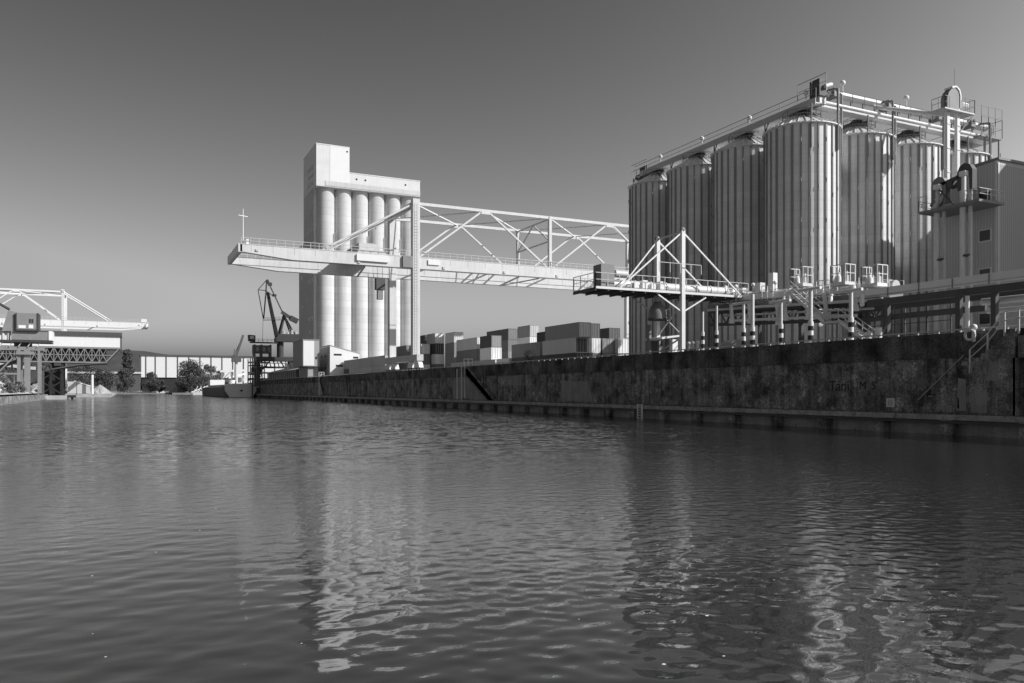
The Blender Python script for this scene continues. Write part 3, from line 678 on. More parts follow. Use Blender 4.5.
# ================================================================ QUAY CONVEYOR with spouts
t = thing('quay_conveyor', (62, 60, 13), 'elevated conveyor gallery with walkway and handrail running along the quay in front of the silos', 'conveyor')
w = MB(); w.box(61.4, 63.2, 49.5, 74, 12.5, 12.95); w.slope(74,.05).build('deck', M['mid_steel'], t)
w = MB(); w.tube((62.3,49.5,13.6),(62.3,74,13.6),.5,n=14)
for y in range(50, 74, 2): w.tube((62.3,y,13.6),(62.3,y+.12,13.6),.57,n=14)
w.slope(74,.05).build('casing', M['galv'], t)
w = MB(); w.beam((61.4,49.5,12.2),(61.4,74,12.2),.25,.5); w.beam((63.2,49.5,12.2),(63.2,74,12.2),.25,.5)
w.beam((61.4,49.5,10.6),(61.4,74,10.6),.2,.35)
for k in range(12): w.beam((61.4,50+k*2,12.1),(61.4,51+k*2,10.7),.12); w.beam((61.4,51+k*2,10.7),(61.4,52+k*2,12.1),.12)
w.slope(74,.05).build('lattice', M['dark_steel'], t)
w = MB(); w.rail((61.35,49.5,12.95),(61.35,74,12.95),1.15,1.5); w.rail((63.25,49.5,12.95),(63.25,74,12.95),1.15,1.5); w.slope(74,.05).build('handrail', M['galv'], t)
for x, y in ((61.6,52),(61.6,60),(61.6,66),(61.6,73)): MB().box(x-.2,x+.2,y-.2,y+.2,QZ,12.2).slope(74,.05).build('column', M['dark_steel'], t)
for y in (69.5, 63.5, 71.2, 66.8): MB().tube((61.5,y,14),(61.5,y,14.6),.06).ball((61.5,y,14.8),.22).slope(74,.05).build('lamp_globe', M['white'], t)
for k in range(14): MB().box(61.2,61.28,50+k*1.7,51.6+k*1.7,13.15,13.75).slope(74,.05).build('side_plate', M['galv_light'], t)
w = MB(); w.tube((60.9,49.8,12.3),(60.9,73.5,12.3),.16,n=8); w.slope(74,.05).build('service_pipe', M['galv_light'], t)
w = MB(); w.tube((60.6,50.5,11.5),(60.6,70.5,11.5),.11,n=8); w.slope(74,.05).build('service_pipe', M['galv'], t)
w = MB(); w.tube((60.2,52.0,10.9),(60.2,68.5,10.9),.14,n=8); w.slope(74,.05).build('service_pipe', M['galv_light'], t)
for y in (50.6, 55.6, 58.4, 63.0, 68.6): MB().rail((60.7,y,12.95),(60.7,y+1.6,12.95),1.5,.8,.035).slope(74,.05).build('side_cage', M['galv_light'], t)
for y in (72, 70.4, 68.2, 65.5):
    w = MB(); w.box(61.3,62.0,y,y+.8,14.0,14.5+(y%2)*.3); w.tube((61.7,y+.3,14.3),(61.7,y+1.2,14.3),.25); w.slope(74,.05).build('gearbox', M['galv_light'], t)
MB().box(61.6,62.2,63.9,64.6,14.0,15.9).slope(74,.05).build('switch_cabinet', M['white'], t)
for i, (y, lab) in enumerate(((58.9,'left railed drive cage on top of the quay conveyor'),(53.8,'middle railed drive cage on top of the quay conveyor'),(50.3,'right railed drive cage at the end of the quay conveyor'))):
    if i == 0:
        x = 60.3; c0 = thing('drive_cage', (x,y,13), lab, 'conveyor drive', 'railed drive cages on the quay conveyor')
        MB().box(x-.5,x+.8,y-.85,y+.85,13.2,13.5).build('floor', M['galv_light'], c0)
        w = MB()
        for (a, b_) in (((x-.5,y-.85),(x-.5,y+.85)),((x-.5,y-.85),(x+.8,y-.85)),((x-.5,y+.85),(x+.8,y+.85))): w.rail((a[0],a[1],13.5),(b_[0],b_[1],13.5),1.6,.75,.035)
        w.build('cage_rail', M['galv_light'], c0)
        for dy in (-.5,.4): MB().tube((x,y+dy,13.35),(x,y+dy,14.1),.28,n=12).tube((x,y+dy,14.1),(x,y+dy,14.5),.17,n=10).build('motor', M['white'], c0)
        MB().path([(x-.2,y+.7,13.0),(x-.7,y+.5,12.7),(x-1.3,y+.1,12.1),(x-1.5,y-.1,11.5)],.2,n=10).build('spout', M['white'], c0)
    else: dup(c0, (60.3,y,12.55 if i == 1 else 12.0), lab)
# filling spouts below the conveyor
for i, (y, z, lab) in enumerate(((68.5,11.6,'short grey spout hanging under the conveyor nearest the mast'),(66.0,11.4,'slanting spout under the conveyor, second from the mast'),(62.2,11.0,'drooping spout under the conveyor, third from the mast'),(60.6,11.3,'drooping spout below the left end of the pipe tees'),(57.8,11.2,'flexible spout between two striped pipes'),(56.0,11.4,'flexible spout just left of the tall striped pipe'),(52.0,11.5,'pale spout right of the right striped pipe'))):
    if i == 0:
        s0 = thing('filling_spout', (60,y,z), lab, 'spout', 'spouts hanging under the quay conveyor')
        MB().path([(60.6,y+.7,z+1.1),(60.2,y+.3,z+.7),(60,y,z),(60,y-.05,z-.7)],.2,n=10).build('tube', M['white'], s0)
        MB().tube((60,y-.05,z-.7),(60,y-.05,z-1.3),.24,.33,n=12).build('nozzle', M['white'], s0)
    else: dup(s0, (60+(i%3)*.3,y,z), lab)
# striped pipes on the quay edge
def striped(y, top, tee, lab, x=52.6, r=.17):
    r *= .8
    t = thing('striped_pipe', (x,y,QZ), lab, 'pipe', 'standpipes with black and white striped feet')
    MB().tube((x,y,QZ+2.0),(x,y,top),r,n=12).build('pipe', M['galv_light'], t)
    for k in range(5): MB().tube((x,y,QZ+k*.4),(x,y,QZ+k*.4+.4),r+.06,n=12).build('white_band' if k % 2 == 0 else 'black_band', M['white' if k % 2 == 0 else 'black'], t)
    if tee: MB().tube((x,y+1.4,top),(x,y-1.1,top),.13,n=10).build('cross_pipe', M['white'], t)
striped(64.3, 10.9, False, 'striped-foot standpipe, first to the right of the mast', r=.14)
striped(62.2, 11.3, False, 'striped-foot standpipe, second to the right of the mast', r=.14)
striped(59.2, 10.2, False, 'thin striped-foot standpipe, left one of a close group of three', x=53.4, r=.12)
striped(58.4, 11.2, True, 'striped-foot standpipe with a white cross pipe, middle of a close group of three')
striped(57.2, 11.9, False, 'stout striped-foot standpipe, right one of a close group of three', r=.22)
striped(53.6, 10.9, True, 'striped-foot standpipe with cross pipe midway between the group of three and the stair')
striped(50.2, 11.6, True, 'thick bright striped-foot standpipe with cross pipe left of the steel stair', r=.22)
striped(46.0, 11.0, True, 'bright striped-foot standpipe with cross pipe in front of the steel stair', r=.2)
# steel stair
t = thing('steel_stair', (60, 54, QZ), 'steel stair with a landing leading down from the quay conveyor', 'stairs')
w = MB()
for dx in (0, .9):
    w.beam((59.2+dx,59.3,12.7),(59.2+dx,54.9,9.4),.08,.3); w.beam((59.2+dx,53.2,9.4),(59.2+dx,49.4,QZ),.08,.3)
w.build('stringer', M['galv_light'], t); w = MB()
for k in range(14): w.box(59.2,60.1,59.2-k*.31-.2,59.2-k*.31,12.6-k*.235,12.64-k*.235)
for k in range(11): w.box(59.2,60.1,53.1-k*.34-.2,53.1-k*.34,9.3-k*.235,9.34-k*.235)
w.build('treads', M['galv'], t)
MB().box(59.0,60.3,53.1,55.0,9.2,9.4).build('landing', M['galv'], t)
w = MB()
for dx in (0, .9):
    for dz in (.6, 1.1):
        w.beam((59.2+dx,59.3,12.8+dz),(59.2+dx,54.9,9.4+dz),.05); w.beam((59.2+dx,54.9,9.4+dz),(59.2+dx,53.2,9.4+dz),.05); w.beam((59.2+dx,53.2,9.4+dz),(59.2+dx,49.4,QZ+dz),.05)
    for y, z in ((59.3,12.8),(57.1,11.1),(54.9,9.4),(53.2,9.4),(51.3,8.1),(49.4,QZ)): w.beam((59.2+dx,y,z),(59.2+dx,y,z+1.1),.05)
w.build('handrail', M['galv_light'], t)
for y in (53.3, 54.8): MB().tube((59.6,y,QZ),(59.6,y,9.2),.12).build('post', M['galv'], t)
t = tag(MB().tube((57,61.5,QZ),(57,61.5,QZ+2.6),.18,n=10).box(56.8,57.2,61.3,61.7,QZ,QZ+.7).build('white_post', M['white']), 'short white post standing under the conveyor between the group of three and the next standpipe', 'post')
t = thing('valve_block', (53, 66, QZ), 'small heap of pale valves and pipe ends near the mast foot', 'valves')
MB().box(52.5,53.4,65.2,67.2,QZ,QZ+.35).build('base', M['coping'], t)
w = MB()
for y in (65.5,66.2,66.9): w.tube((52.9,y,QZ+.3),(52.9,y,QZ+.9),.12).ball((52.9,y,QZ+1.0),.2)
w.build('valves', M['galv_light'], t)
t = thing('valve_block', (58, 47, QZ), 'pale valve station by the foot of the thick dark column', 'valves')
MB().box(56.6,57.8,46.6,48.6,QZ,QZ+.5).build('base', M['coping'], t)
MB().tube((57.2,47.2,QZ+.4),(57.2,47.2,QZ+1.4),.3,n=12).tube((57.2,48.2,QZ+.4),(57.2,48.2,QZ+1.1),.3,n=12).build('valves', M['galv_light'], t)
t = tag(MB().lathe(56.2, 63.6, [(1.6,QZ),(1.6,QZ+.6),(1.3,QZ+1.1),(.01,QZ+1.35)], 24).build('round_hatch', M['mid_steel']), 'low round domed hatch lying on the quay between two standpipes', 'hatch')

# ================================================================ SHIP LOADER (boom across the quay)
t = thing('ship_loader', (53, 70, QZ), 'ship loader boom with stayed masts and railed walkway reaching over the quay edge', 'ship loader')
YA, YB, XL, XR, ZF = 68.1, 72.5, 42.3, 62.0, 13.4
w = MB(); w.box(XL, XR, YA+.15, YB-.15, ZF-.22, ZF-.1)
for k in range(14): w.beam((XL+k*1.5,YA,ZF-.35),(XL+k*1.5,YB,ZF-.35),.14,.2)
w.build('deck', M['dark_steel'], t)
w = MB(); w.beam((XL,YA,ZF-.15),(XR,YA,ZF-.15),.18,.24); w.beam((XL,YB,ZF-.15),(XR,YB,ZF-.15),.18,.24); w.build('edge_beam', M['galv_light'], t)
w = MB(); w.tube((XL+2.4,70.3,ZF+.6),(XR,70.3,ZF+.6),.5,n=16)
for k in range(8): w.tube((XL+4+k*2,70.3,ZF+.6),(XL+4.15+k*2,70.3,ZF+.6),.57,n=16)
w.build('conveyor_tube', M['galv_light'], t)
w = MB(); w.rail((XL,YA,ZF),(XR,YA,ZF),1.35,1.45); w.rail((XL,YB,ZF),(XR,YB,ZF),1.35,1.45); w.rail((XL,YA,ZF),(XL,YB,ZF),1.35,1.45); w.build('handrail', M['galv'], t)
MB().box(XL+1.2,XL+2.8,69.0,70.5,ZF-.1,ZF+2.4).build('drive_housing', M['mid_steel'], t)
MB().tube((XL+3.2,69.6,ZF+1.6),(XL+4.6,69.6,ZF+1.6),.4,n=12).build('motor', M['galv'], t)
w = MB()
for k in range(4): w.box(XL+5+k*1.1,XL+5.6+k*1.1,68.7,69.3,ZF-.05,ZF+.7+(k%2)*.3)
w.build('control_boxes', M['white'], t)
for Y, zt, nm in ((YA,19.9,'mast'),(YB,19.7,'mast')):
    m = MB(); m.box(52.78,53.22,Y-.22,Y+.22,QZ,zt); mo = m.build(nm, M['galv_light'], t)
    MB().ball((53,Y,zt),.3).build('mast_cap', M['mid_steel'], mo)
    w = MB(); w.beam((53,Y,zt-.2),(45.2 if Y < 70 else 47.6,Y,ZF),.15); w.build('stay', M['galv_light'], t)
    w = MB(); w.beam((53,Y,zt-.2),(60.9,Y,ZF),.15); w.build('stay', M['galv_light'], t)
    w = MB(); w.beam((53,Y,11.2),(49.9,Y,12.9),.14); w.beam((53,Y,11.2),(56.1,Y,12.9),.14); w.build('knee_brace', M['galv_light'], t)
for a_, b_, wd in (((53,YA,19.7),(53,YB,19.6),.16),((53,YA,8.7),(53,YB,11.8),.12),((53,YA,12.2),(53,YB,8.9),.12),((53,YA,8.6),(53,YB,QZ+.2),.14)): MB().beam(a_, b_, wd).build('cross_brace', M['galv'], t)
w = MB(); w.rail((49.6,YA-.6,ZF+1.8),(55,YA-.6,ZF+1.8),1.0,1.3,.03,False); w.build('upper_rail', M['galv'], t)
# bell
t = thing('loading_bell', (51.4, 70.3, 10.6), 'bell-shaped loading spout hanging below the ship loader boom', 'loading spout')
MB().lathe(51.4,70.3,[(1.0,10.5),(1.0,11.0),(.92,11.5),(.70,11.95),(.42,12.2),(.40,12.45),(.01,12.45)],32).build('bell', M['mid_steel'], t)
MB().lathe(51.4,70.3,[(1.04,10.46),(1.04,10.64),(.98,10.64)],32).build('skirt', M['dark_steel'], t)
MB().tube((51.4,70.3,12.4),(51.4,70.3,13.1),.34,n=14).tube((51.4,70.3,12.6),(51.4,70.3,12.75),.44,n=14).build('neck', M['galv'], t)
# stand below
t = thing('roofed_stand', (52.5, 71.5, QZ), 'small open stand with a pale sloping roof on the quay below the loading bell', 'shelter')
w = MB(); w.prism([(51.0,QZ+1.5),(54.0,QZ+1.9),(54.0,QZ+2.1),(51.0,QZ+1.72)], 'y', 69.8, 72.2); w.build('roof', M['galv_light'], t)
MB().box(53.1,53.8,69.9,70.4,QZ,QZ+1.6).build('white_post', M['white'], t); MB().box(51.4,51.6,70,70.2,QZ,QZ+1.6).build('post', M['mid_steel'], t)
MB().box(51.5,53.0,71.6,72.0,QZ,QZ+1.5).build('back', M['dark_steel'], t)
tag(MB().tube((51.1,71.4,QZ),(51.1,71.4,QZ+3.2),.24,n=12).build('grey_post', M['mid_steel']), 'plain grey post standing directly under the loading bell', 'post')

# ================================================================ GANTRY CRANES
def gantry(x0, d, ya, yb, tip, zg, zc, nb, bay, mt, lab, gz, land, attach, lw=.75):
    """x0 waterside leg, d = +1 when the bridge runs inland towards +X; tip = cantilever length"""
    t = thing('gantry_crane', (x0, (ya+yb)/2, gz), lab, 'crane', 'container gantry cranes')
    X = lambda s: x0 + d*s
    Lend = nb*bay+9
    for y in (ya, yb):
        pr = [(X(-tip),zg-1.5),(X(-tip),zg),(X(Lend),zg),(X(Lend),zg-2.45),(X(-tip+9.5),zg-2.45)]
        MB().prism(pr, 'y', y-.6, y+.6).build('girder', mt, t)
        w = MB()
        for k in range(int((tip+Lend)/4)): w.box(X(-tip+2+k*4)-.04, X(-tip+2+k*4)+.04, y-.63, y-.6, zg-1.4, zg-.02)
        w.beam((X(-tip),y-.62,zg-.1),(X(Lend),y-.62,zg-.1),.06,.14); w.build('panel_joints', M['galv'], t)
        # railing
        w = MB(); w.rail((X(-tip+.2),y-.5,zg),(X(Lend),y-.5,zg),1.15,1.6,.045); w.build('railing', M['galv'], t)
        MB().beam((X(0),y,zc),(X(nb*bay),y,zc),.55,.6).build('top_chord', mt, t)
        for k in range(0, nb, 2):
            a = X(k*bay); m_ = X((k+1)*bay); b_ = X((k+2)*bay)
            s = .55
            MB().beam((a+d*.8,y,zg),(m_-d*s,y,zc),.36).build('diagonal', mt, t)
            if k+2 <= nb: MB().beam((m_+d*s,y,zc),(b_-d*.8,y,zg),.36).build('diagonal', mt, t)
        for k in range(2, nb+1, 2): MB().box(X(k*bay)-.32,X(k*bay)+.32,y-.4,y+.4,zg,zc+.3).build('post', mt, t)
        w = MB(); w.tube((X(-.3),y,zc),(X(-attach),y,zg+.1),.24)
        w.build('forestay', mt, t)
        if y == ya:
            MB().tube((X(-.3),y+1.8,zc-.6),(X(-attach+1.2),y+1.0,zg+.1),.2).build('forestay', mt, t)
        MB().box(x0-lw,x0+lw,y-lw,y+lw,gz+3.2,zc+.9).build('leg', mt, t)
        lg = X(land*bay); MB().box(lg-.6,lg+.6,y-.6,y+.6,gz+3.2,zg-2.45).build('leg', mt, t)
    # sill beams and bogies
    for xx, nm in ((x0,'a'), (X(land*bay),'b')):
        MB().box(xx-.7,xx+.7,ya-3,yb+3,gz+2.1,gz+3.4).build('sill_beam', M['galv'], t)
        for y in (ya-2, ya+2.2, yb-2.2, yb+2):
            bo = MB().prism([(y-1.8,gz+.7),(y+1.8,gz+.7),(y+1.2,gz+1.7),(y+.4,gz+2.1),(y-.4,gz+2.1),(y-1.2,gz+1.7)],'x',xx-.45,xx+.45).build('bogie', M['white'], t)
            w = MB()
            for dy in (-1.2,0,1.2): w.tube((xx-.3,y+dy,gz+.42),(xx+.3,y+dy,gz+.42),.42,n=16)
            w.build('wheels', M['dark_steel'], bo)
    MB().beam((x0,ya-.6,zc+.1),(x0,yb+.6,zc+.1),.8,1.0).build('portal_beam', M['galv'], t)
    for k in range(1, nb, 2):
        for y in (ya, yb): MB().box(X(k*bay)-1.0,X(k*bay)+1.0,y-.33,y-.27,zc-.75,zc-.31).build('gusset', mt, t)
    for s_ in (-tip+3, -12, 6, 20, 33, 47):
        w = MB(); w.box(X(s_)-.25,X(s_)+.25,ya-.78,ya-.61,zg-2.2 if s_ > -tip+9 else zg-1.3,zg-1.7 if s_ > -tip+9 else zg-.9); w.build('floodlight', M['galv'], t)
    w = MB(); w.tube((X(-tip+1),ya+2.0,zg-.3),(X(Lend-1),ya+2.0,zg-.3),.06,n=6); w.tube((X(-tip+1),yb-2.0,zg-.3),(X(Lend-1),yb-2.0,zg-.3),.06,n=6); w.build('hoist_ropes', M['dark_steel'], t)
    w = MB()
    for k in range(int((zc-gz-4)/.6)): w.box(x0-.28,x0+.28,ya-lw-.22,ya-lw-.18,gz+3.4+k*.6,gz+3.46+k*.6)
    for dx in (-.3,.3): w.beam((x0+dx,ya-lw-.2,gz+3.3),(x0+dx,ya-lw-.2,zc),.05)
    w.build('leg_ladder', M['galv'], t)
    MB().box(X(-tip)-.35,X(-tip)+.35,ya-.6,yb+.6,zg-1.6,zg+.0).build('end_beam', mt, t)
    w = MB()
    for k in range(0, nb, 2):
        a = X(k*bay); m_ = X((k+1)*bay); b_ = X((k+2)*bay)
        w.beam((a,ya,zc-.1),(m_,yb,zc-.1),.26); w.beam((a,yb,zc-.1),(m_,ya,zc-.1),.2)
        if k+2 <= nb: w.beam((m_,ya,zc-.1),(b_,yb,zc-.1),.26); w.beam((m_,yb,zc-.1),(b_,ya,zc-.1),.2)
    w.build('wind_bracing', mt, t)
    for k in range(2, nb+1, 2):
        x = X(k*bay); ym = (ya+yb)/2; w = MB()
        w.beam((x,ya,zc-.2),(x,yb,zc-.2),.3); w.beam((x,ya,zc-5.2),(x,yb,zc-5.2),.3)
        w.beam((x,ym,zc-.2),(x,ya,zc-5.2),.24); w.beam((x,ym,zc-.2),(x,yb,zc-5.2),.24); w.build('portal_bracing', M['galv'], t)
    w = MB()
    for s in (-10.5, 24):
        w.beam((X(s),ya+.5,zg-2.55),(X(s)+d*2.5,yb-.5,zg-2.55),.3)
    w.beam((X(24)+d*5,ya+.5,zg-2.6),(X(24)+d*2.5,yb-.5,zg-2.6),.25)
    w.build('under_bracing', M['galv'], t)
    MB().box(x0-.6 if d>0 else x0-3.9, x0+.6-.0 if d<0 else x0-.6-.001+4.5 if False else x0+.6, ya-.9, ya-.61, zg-2.9, zg-1.0) if False else None
    return t
gantry(54.0, 1, 157.0, 173.0, 34.5, 30.4, 41.4, 5, 15.75, M['crane_white'], 'large pale gantry crane whose bridge crosses the centre and juts over the water', QZ, 4, 19.0)
# trolley and details of the big crane
t = thing('crane_trolley', (45, 165, 30), 'pale crane trolley with hoist housing on the bridge left of the tall leg', 'crane trolley')
MB().box(41.5,48.0,156.0,156.37,28.7,30.0).build('side_panel', M['white'], t)
MB().box(51.0,53.1,155.9,156.37,28.0,30.3).build('cable_box', M['mid_steel'], t)
w = MB(); w.box(42,48,157.2,172.8,30.5,31.0); w.box(43,47,160,170,31.0,33.0); w.build('hoist_house', M['galv'], t)
w = MB(); w.beam((46.5,160,33),(46.5,160,38.5),.12); w.beam((46.5,159,36.5),(46.5,161,36.5),.12); w.build('lamp_mast', M['galv'], t)
t = thing('spreader', (50.5, 173, 24), 'dark hanging hoist block below the crane bridge beside the far leg', 'hoist')
MB().box(49.6,51.6,170.2,171.6,25.0,27.6).build('block', M['dark_steel'], t); MB().box(50.0,51.2,170.4,171.4,22.9,25.0).build('hook_frame', M['mid_steel'], t)
w = MB()
for x in (50,51.2): w.tube((x,170.9,27.5),(x,170.9,30.2),.05)
w.build('cables', M['dark_steel'], t)
t = thing('mast', (19.9, 157.3, 30.4), 'thin white cross-shaped mast at the tip of the big crane bridge', 'mast')
MB().tube((20.1,157.2,30.3),(20.1,157.2,37.0),.10,.07).build('pole', M['white'], t); MB().beam((19.2,156.8,35.7),(21.0,157.6,35.7),.10).build('crossbar', M['white'], t)
MB().box(20.6,21.3,156.6,157.2,30.4,31.3).build('cabinet', M['white'], t)
t = thing('cable_box', (71,156,29), 'small white box on the near crane girder right of its tall leg', 'box')
t = tag(MB().box(56.5,59.0,156.15,156.37,28.9,29.9).build('white_box', M['white']), 'small white box fixed to the near girder right of the tall crane leg', 'box') if bpy.data.objects.remove(t) is None else None
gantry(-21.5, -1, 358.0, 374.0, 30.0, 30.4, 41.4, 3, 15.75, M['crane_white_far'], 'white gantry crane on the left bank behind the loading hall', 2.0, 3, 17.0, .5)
tag(MB().box(6.2,8.3,357.2,358.6,30.4,31.8).box(7.9,8.5,357.0,359,28.4,29.9).build('machine_box', M['white']), 'white box on the tip of the left crane bridge', 'box')

# ================================================================ CONTAINERS
def container(x, y, n, L, v, lab, vend=None, base=QZ, W=2.44, H=2.59):
    z = base + n*(H+.012); t = thing('shipping_container', (x, y, z), lab, 'container', 'shipping containers stacked on the quay')
    b = MB(); k = int(L/.28); st = L/k                     # corrugated long sides
    for side, sx in ((x, 1), (x+W, -1)):
        pts = []
        for i in range(k): pts += [(y+i*st, .0), (y+(i+.35)*st, .0), (y+(i+.5)*st, .05), (y+(i+.85)*st, .05)]
        pts.append((y+L, 0))
        vs = [(side+sx*(.02+o), yy, zz) for yy, o in pts for zz in (z+.1, z+H-.08)]
        b.add(vs, [(2*i, 2*i+2, 2*i+3, 2*i+1) for i in range(len(pts)-1)])
    b.box(x+.1,x+W-.1,y+.06,y+L-.02,z+.05,z+H-.03)
    b.build('body', cmat(v), t)
    f = MB()
    for xx in (x, x+W-.12):
        for yy in (y, y+L-.12): f.box(xx,xx+.12,yy,yy+.12,z,z+H)
    for zz in (z, z+H-.11):
        f.box(x,x+.1,y+.12,y+L-.12,zz,zz+.11); f.box(x+W-.1,x+W,y+.12,y+L-.12,zz,zz+.11)
        f.box(x+.12,x+W-.12,y,y+.1,zz,zz+.11)
    f.build('frame', cmat(v*.85), t)
    dr = MB().box(x+.12,x+W-.12,y+.02,y+.06,z+.11,z+H-.11).build('door', cmat(vend if vend is not None else v), t)  # end has its own tone; sunlit ends are painted lighter than shaded sides
    lb = MB()
    for q_ in (.35,.95,1.5,2.1): lb.tube((x+q_,y-.005,z+.15),(x+q_,y-.005,z+H-.15),.03,n=6)
    lb.build('locking_bars', M['galv'], dr)
C = [
 (70.0,119.2,1,12.19,.58,'long pale grey container in the second tier with a dark door end, right of centre',.08),
 (70.0,119.2,0,12.19,.08,'dark container at the bottom under the long pale one',.08),
 (70.0,118.2,2,12.19,.30,'long mid-grey container on top, its lit end pointing at the steel silos',.6),
 (70.0,132.3,1,12.19,.27,'long dull grey container in the second tier left of the pale one',.27),
 (70.0,132.3,0,12.19,.10,'dark bottom container under the dull grey one',.3),
 (70.0,145.6,0,6.06,.55,'short pale container at the bottom, its bright end beside the dark bottom row',.8),
 (70.0,152.5,0,12.19,.30,'mid-grey bottom container left of the short pale one',.6),
 (72.6,119.2,1,12.19,.55,'container showing a bright white end beside the dark door end',.75),
 (72.6,119.2,0,12.19,.15,'dark container at the bottom beneath the bright white end',.10),
 (72.6,119.4,2,12.19,.06,'black container on top behind the long mid-grey one',.07),
 (75.3,119.0,1,12.19,.20,'grey-ended container in the second tier right of the bright white end',.22),
 (75.3,119.0,0,12.19,.15,'bottom container under the grey-ended one',.10),
 (81.5,126.5,2,12.19,.08,'black container on the top tier nearest the steel silos',.06),
 (81.5,126.5,1,12.19,.2,'container carrying the black top one nearest the steel silos',.3),
 (81.5,126.5,0,12.19,.2,'bottom container beneath the black one nearest the steel silos',.3),
 (77.9,118.0,1,6.06,.5,'white-ended short container against the left edge of the steel silos',.8),
 (77.9,118.0,0,6.06,.2,'short bottom container against the left edge of the steel silos',.3),
 (80.0,156.0,3,6.06,.25,'highest container, grey side and pale end, standing in the rear row',.38),
 (80.0,156.0,2,6.06,.6,'white container directly under the highest one in the rear row',.7),
 (80.0,156.0,1,6.06,.3,'third container down in the rear row stack',.3),
 (80.0,156.0,0,6.06,.3,'bottom container of the rear row stack',.3),
 (75.4,131.8,2,12.19,.06,'black container in the top tier left of the long mid-grey one',.07),
 (75.4,131.8,1,12.19,.3,'container under the black one left of centre',.3),
 (75.4,131.8,0,12.19,.3,'bottom container under the black one left of centre',.3),
 (80.0,167.0,3,12.19,.10,'dark container on top of the rear row left of the highest one',.14),
 (80.0,167.0,2,12.19,.16,'second dark container in the rear row left of the highest one',.14),
 (80.0,167.0,1,12.19,.2,'third container down below the dark rear pair',.2),
 (80.0,167.0,0,12.19,.2,'bottom container below the dark rear pair',.2),
 (70.0,154.4,2,6.06,.07,'short container with black side and grey end on top of a pale one',.20),
 (70.0,154.4,1,6.06,.55,'short pale container beneath the black-sided one',.75),
 (70.0,162.0,2,12.19,.40,'long light grey container with a bright end on top, right of the four-high stack',.8),
 (70.0,162.0,1,12.19,.14,'long dark container in the second tier right of the four-high stack',.14),
 (70.0,165.6,0,12.19,.35,'light bottom container right of the four-high stack',.35),
 (72.7,182.4,3,6.06,.5,'pale container peeping out behind the four-high stack',.5),
 (72.7,182.4,2,6.06,.2,'second container of the stack behind the four-high one',.2),
 (72.7,182.4,1,6.06,.2,'third container of the stack behind the four-high one',.2),
 (72.7,182.4,0,6.06,.2,'bottom container of the stack behind the four-high one',.2),
 (70.0,188.6,3,6.06,.33,'pale top container of the four-high stack',.62),
 (70.0,188.6,2,6.06,.035,'black container second from the top of the four-high stack',.05),
 (70.0,188.6,1,6.06,.36,'pale container third from the top of the four-high stack',.62),
 (70.0,188.6,0,6.06,.10,'dark bottom container of the four-high stack',.10),
 (70.0,196.0,3,6.06,.07,'dark container just left behind the top of the four-high stack',.07),
 (70.0,196.0,2,6.06,.3,'container second from the top, behind the four-high stack',.3),
 (70.0,196.0,1,6.06,.3,'container third from the top, behind the four-high stack',.3),
 (70.0,196.0,0,6.06,.3,'container at the bottom, behind the four-high stack',.3),
 (67.2,191.0,2,6.06,.30,'pale-ended container topping the three-high stack beside the crane leg',.50),
 (67.2,191.0,1,6.06,.08,'dark container in the middle of the three-high stack beside the crane leg',.10),
 (67.2,191.0,0,6.06,.45,'pale bottom container of the three-high stack beside the crane leg',.5),
 (66.0,199.0,2,12.19,.17,'dull dark grey container seen on top just left of the tall crane leg',.17),
 (66.0,199.0,1,12.19,.22,'dull grey container in the middle tier just left of the tall crane leg',.22),
 (66.0,199.0,0,12.19,.22,'dull grey bottom container just left of the tall crane leg',.22),
 (66.0,211.6,1,12.19,.22,'dull grey container in the middle tier behind the far crane leg',.22),
 (66.0,211.6,0,12.19,.22,'dull grey bottom container behind the far crane leg',.22),
 (61.0,201.3,1,12.19,.40,'upper light grey container at the crane end of the long low row',.4),
 (61.0,201.3,0,12.19,.42,'lower light grey container at the crane end of the long low row',.4),
 (61.0,213.7,1,12.19,.37,'upper light grey container in the middle of the long low row',.4),
 (61.0,213.7,0,12.19,.45,'lower light grey container in the middle of the long low row',.4),
 (61.0,226.1,1,12.19,.36,'upper light grey container right beside the short grey one near the office',.36),
 (61.0,226.1,0,12.19,.42,'lower light grey container right beside the short dark one near the office',.42),
 (61.0,238.5,1,6.06,.30,'short grey container, upper one beside the front of the white office',.3),
 (61.0,238.5,0,6.06,.10,'short dark container, lower one beside the front of the white office',.1),
]
for (x,y,nn,L,v,lab,ve) in C: container(x,y,nn,L,v,lab,ve)

# ================================================================ DARK PORTAL CRANE
t = thing('harbour_crane', (57, 334, QZ), 'dark level-luffing harbour crane with a folded jib beside the concrete tower', 'crane')
Yc_ = 330
def zz(y): return 3+(390-y)*.4
def xx(px):
    a = (px-512)/800; return Yc_*(a*.8998+.4364)/(.8998-a*.4364)
P = lambda px, y, yy=Yc_: (xx(px)+(0), yy, zz(y))
w = MB()
for dy in (0, 3.2):
    w.beam(P(268.3,292,Yc_+1.6), P(277.5,336,Yc_+dy), .8, 1.0)
for k in range(5): 
    f_ = k/5; w.beam(P(268.8+8.5*f_,295+40*f_,Yc_+.3), P(270+8.5*f_,300+40*f_,Yc_+2.9), .2)
w.build('main_jib', M['crane_dark'], t)
w = MB(); w.beam(P(266.8,280),P(265.8,292),.5); w.beam(P(266.8,280),P(258,290.5),.32); w.beam(P(258,290.5),P(266,290.8),.3); w.beam(P(258,290.5),P(263.2,319),.3); w.beam(P(266,291),P(263.6,319),.45); w.beam(P(266.8,280),P(269.5,285),.9); w.build('fly_jib', M['crane_dark'], t)
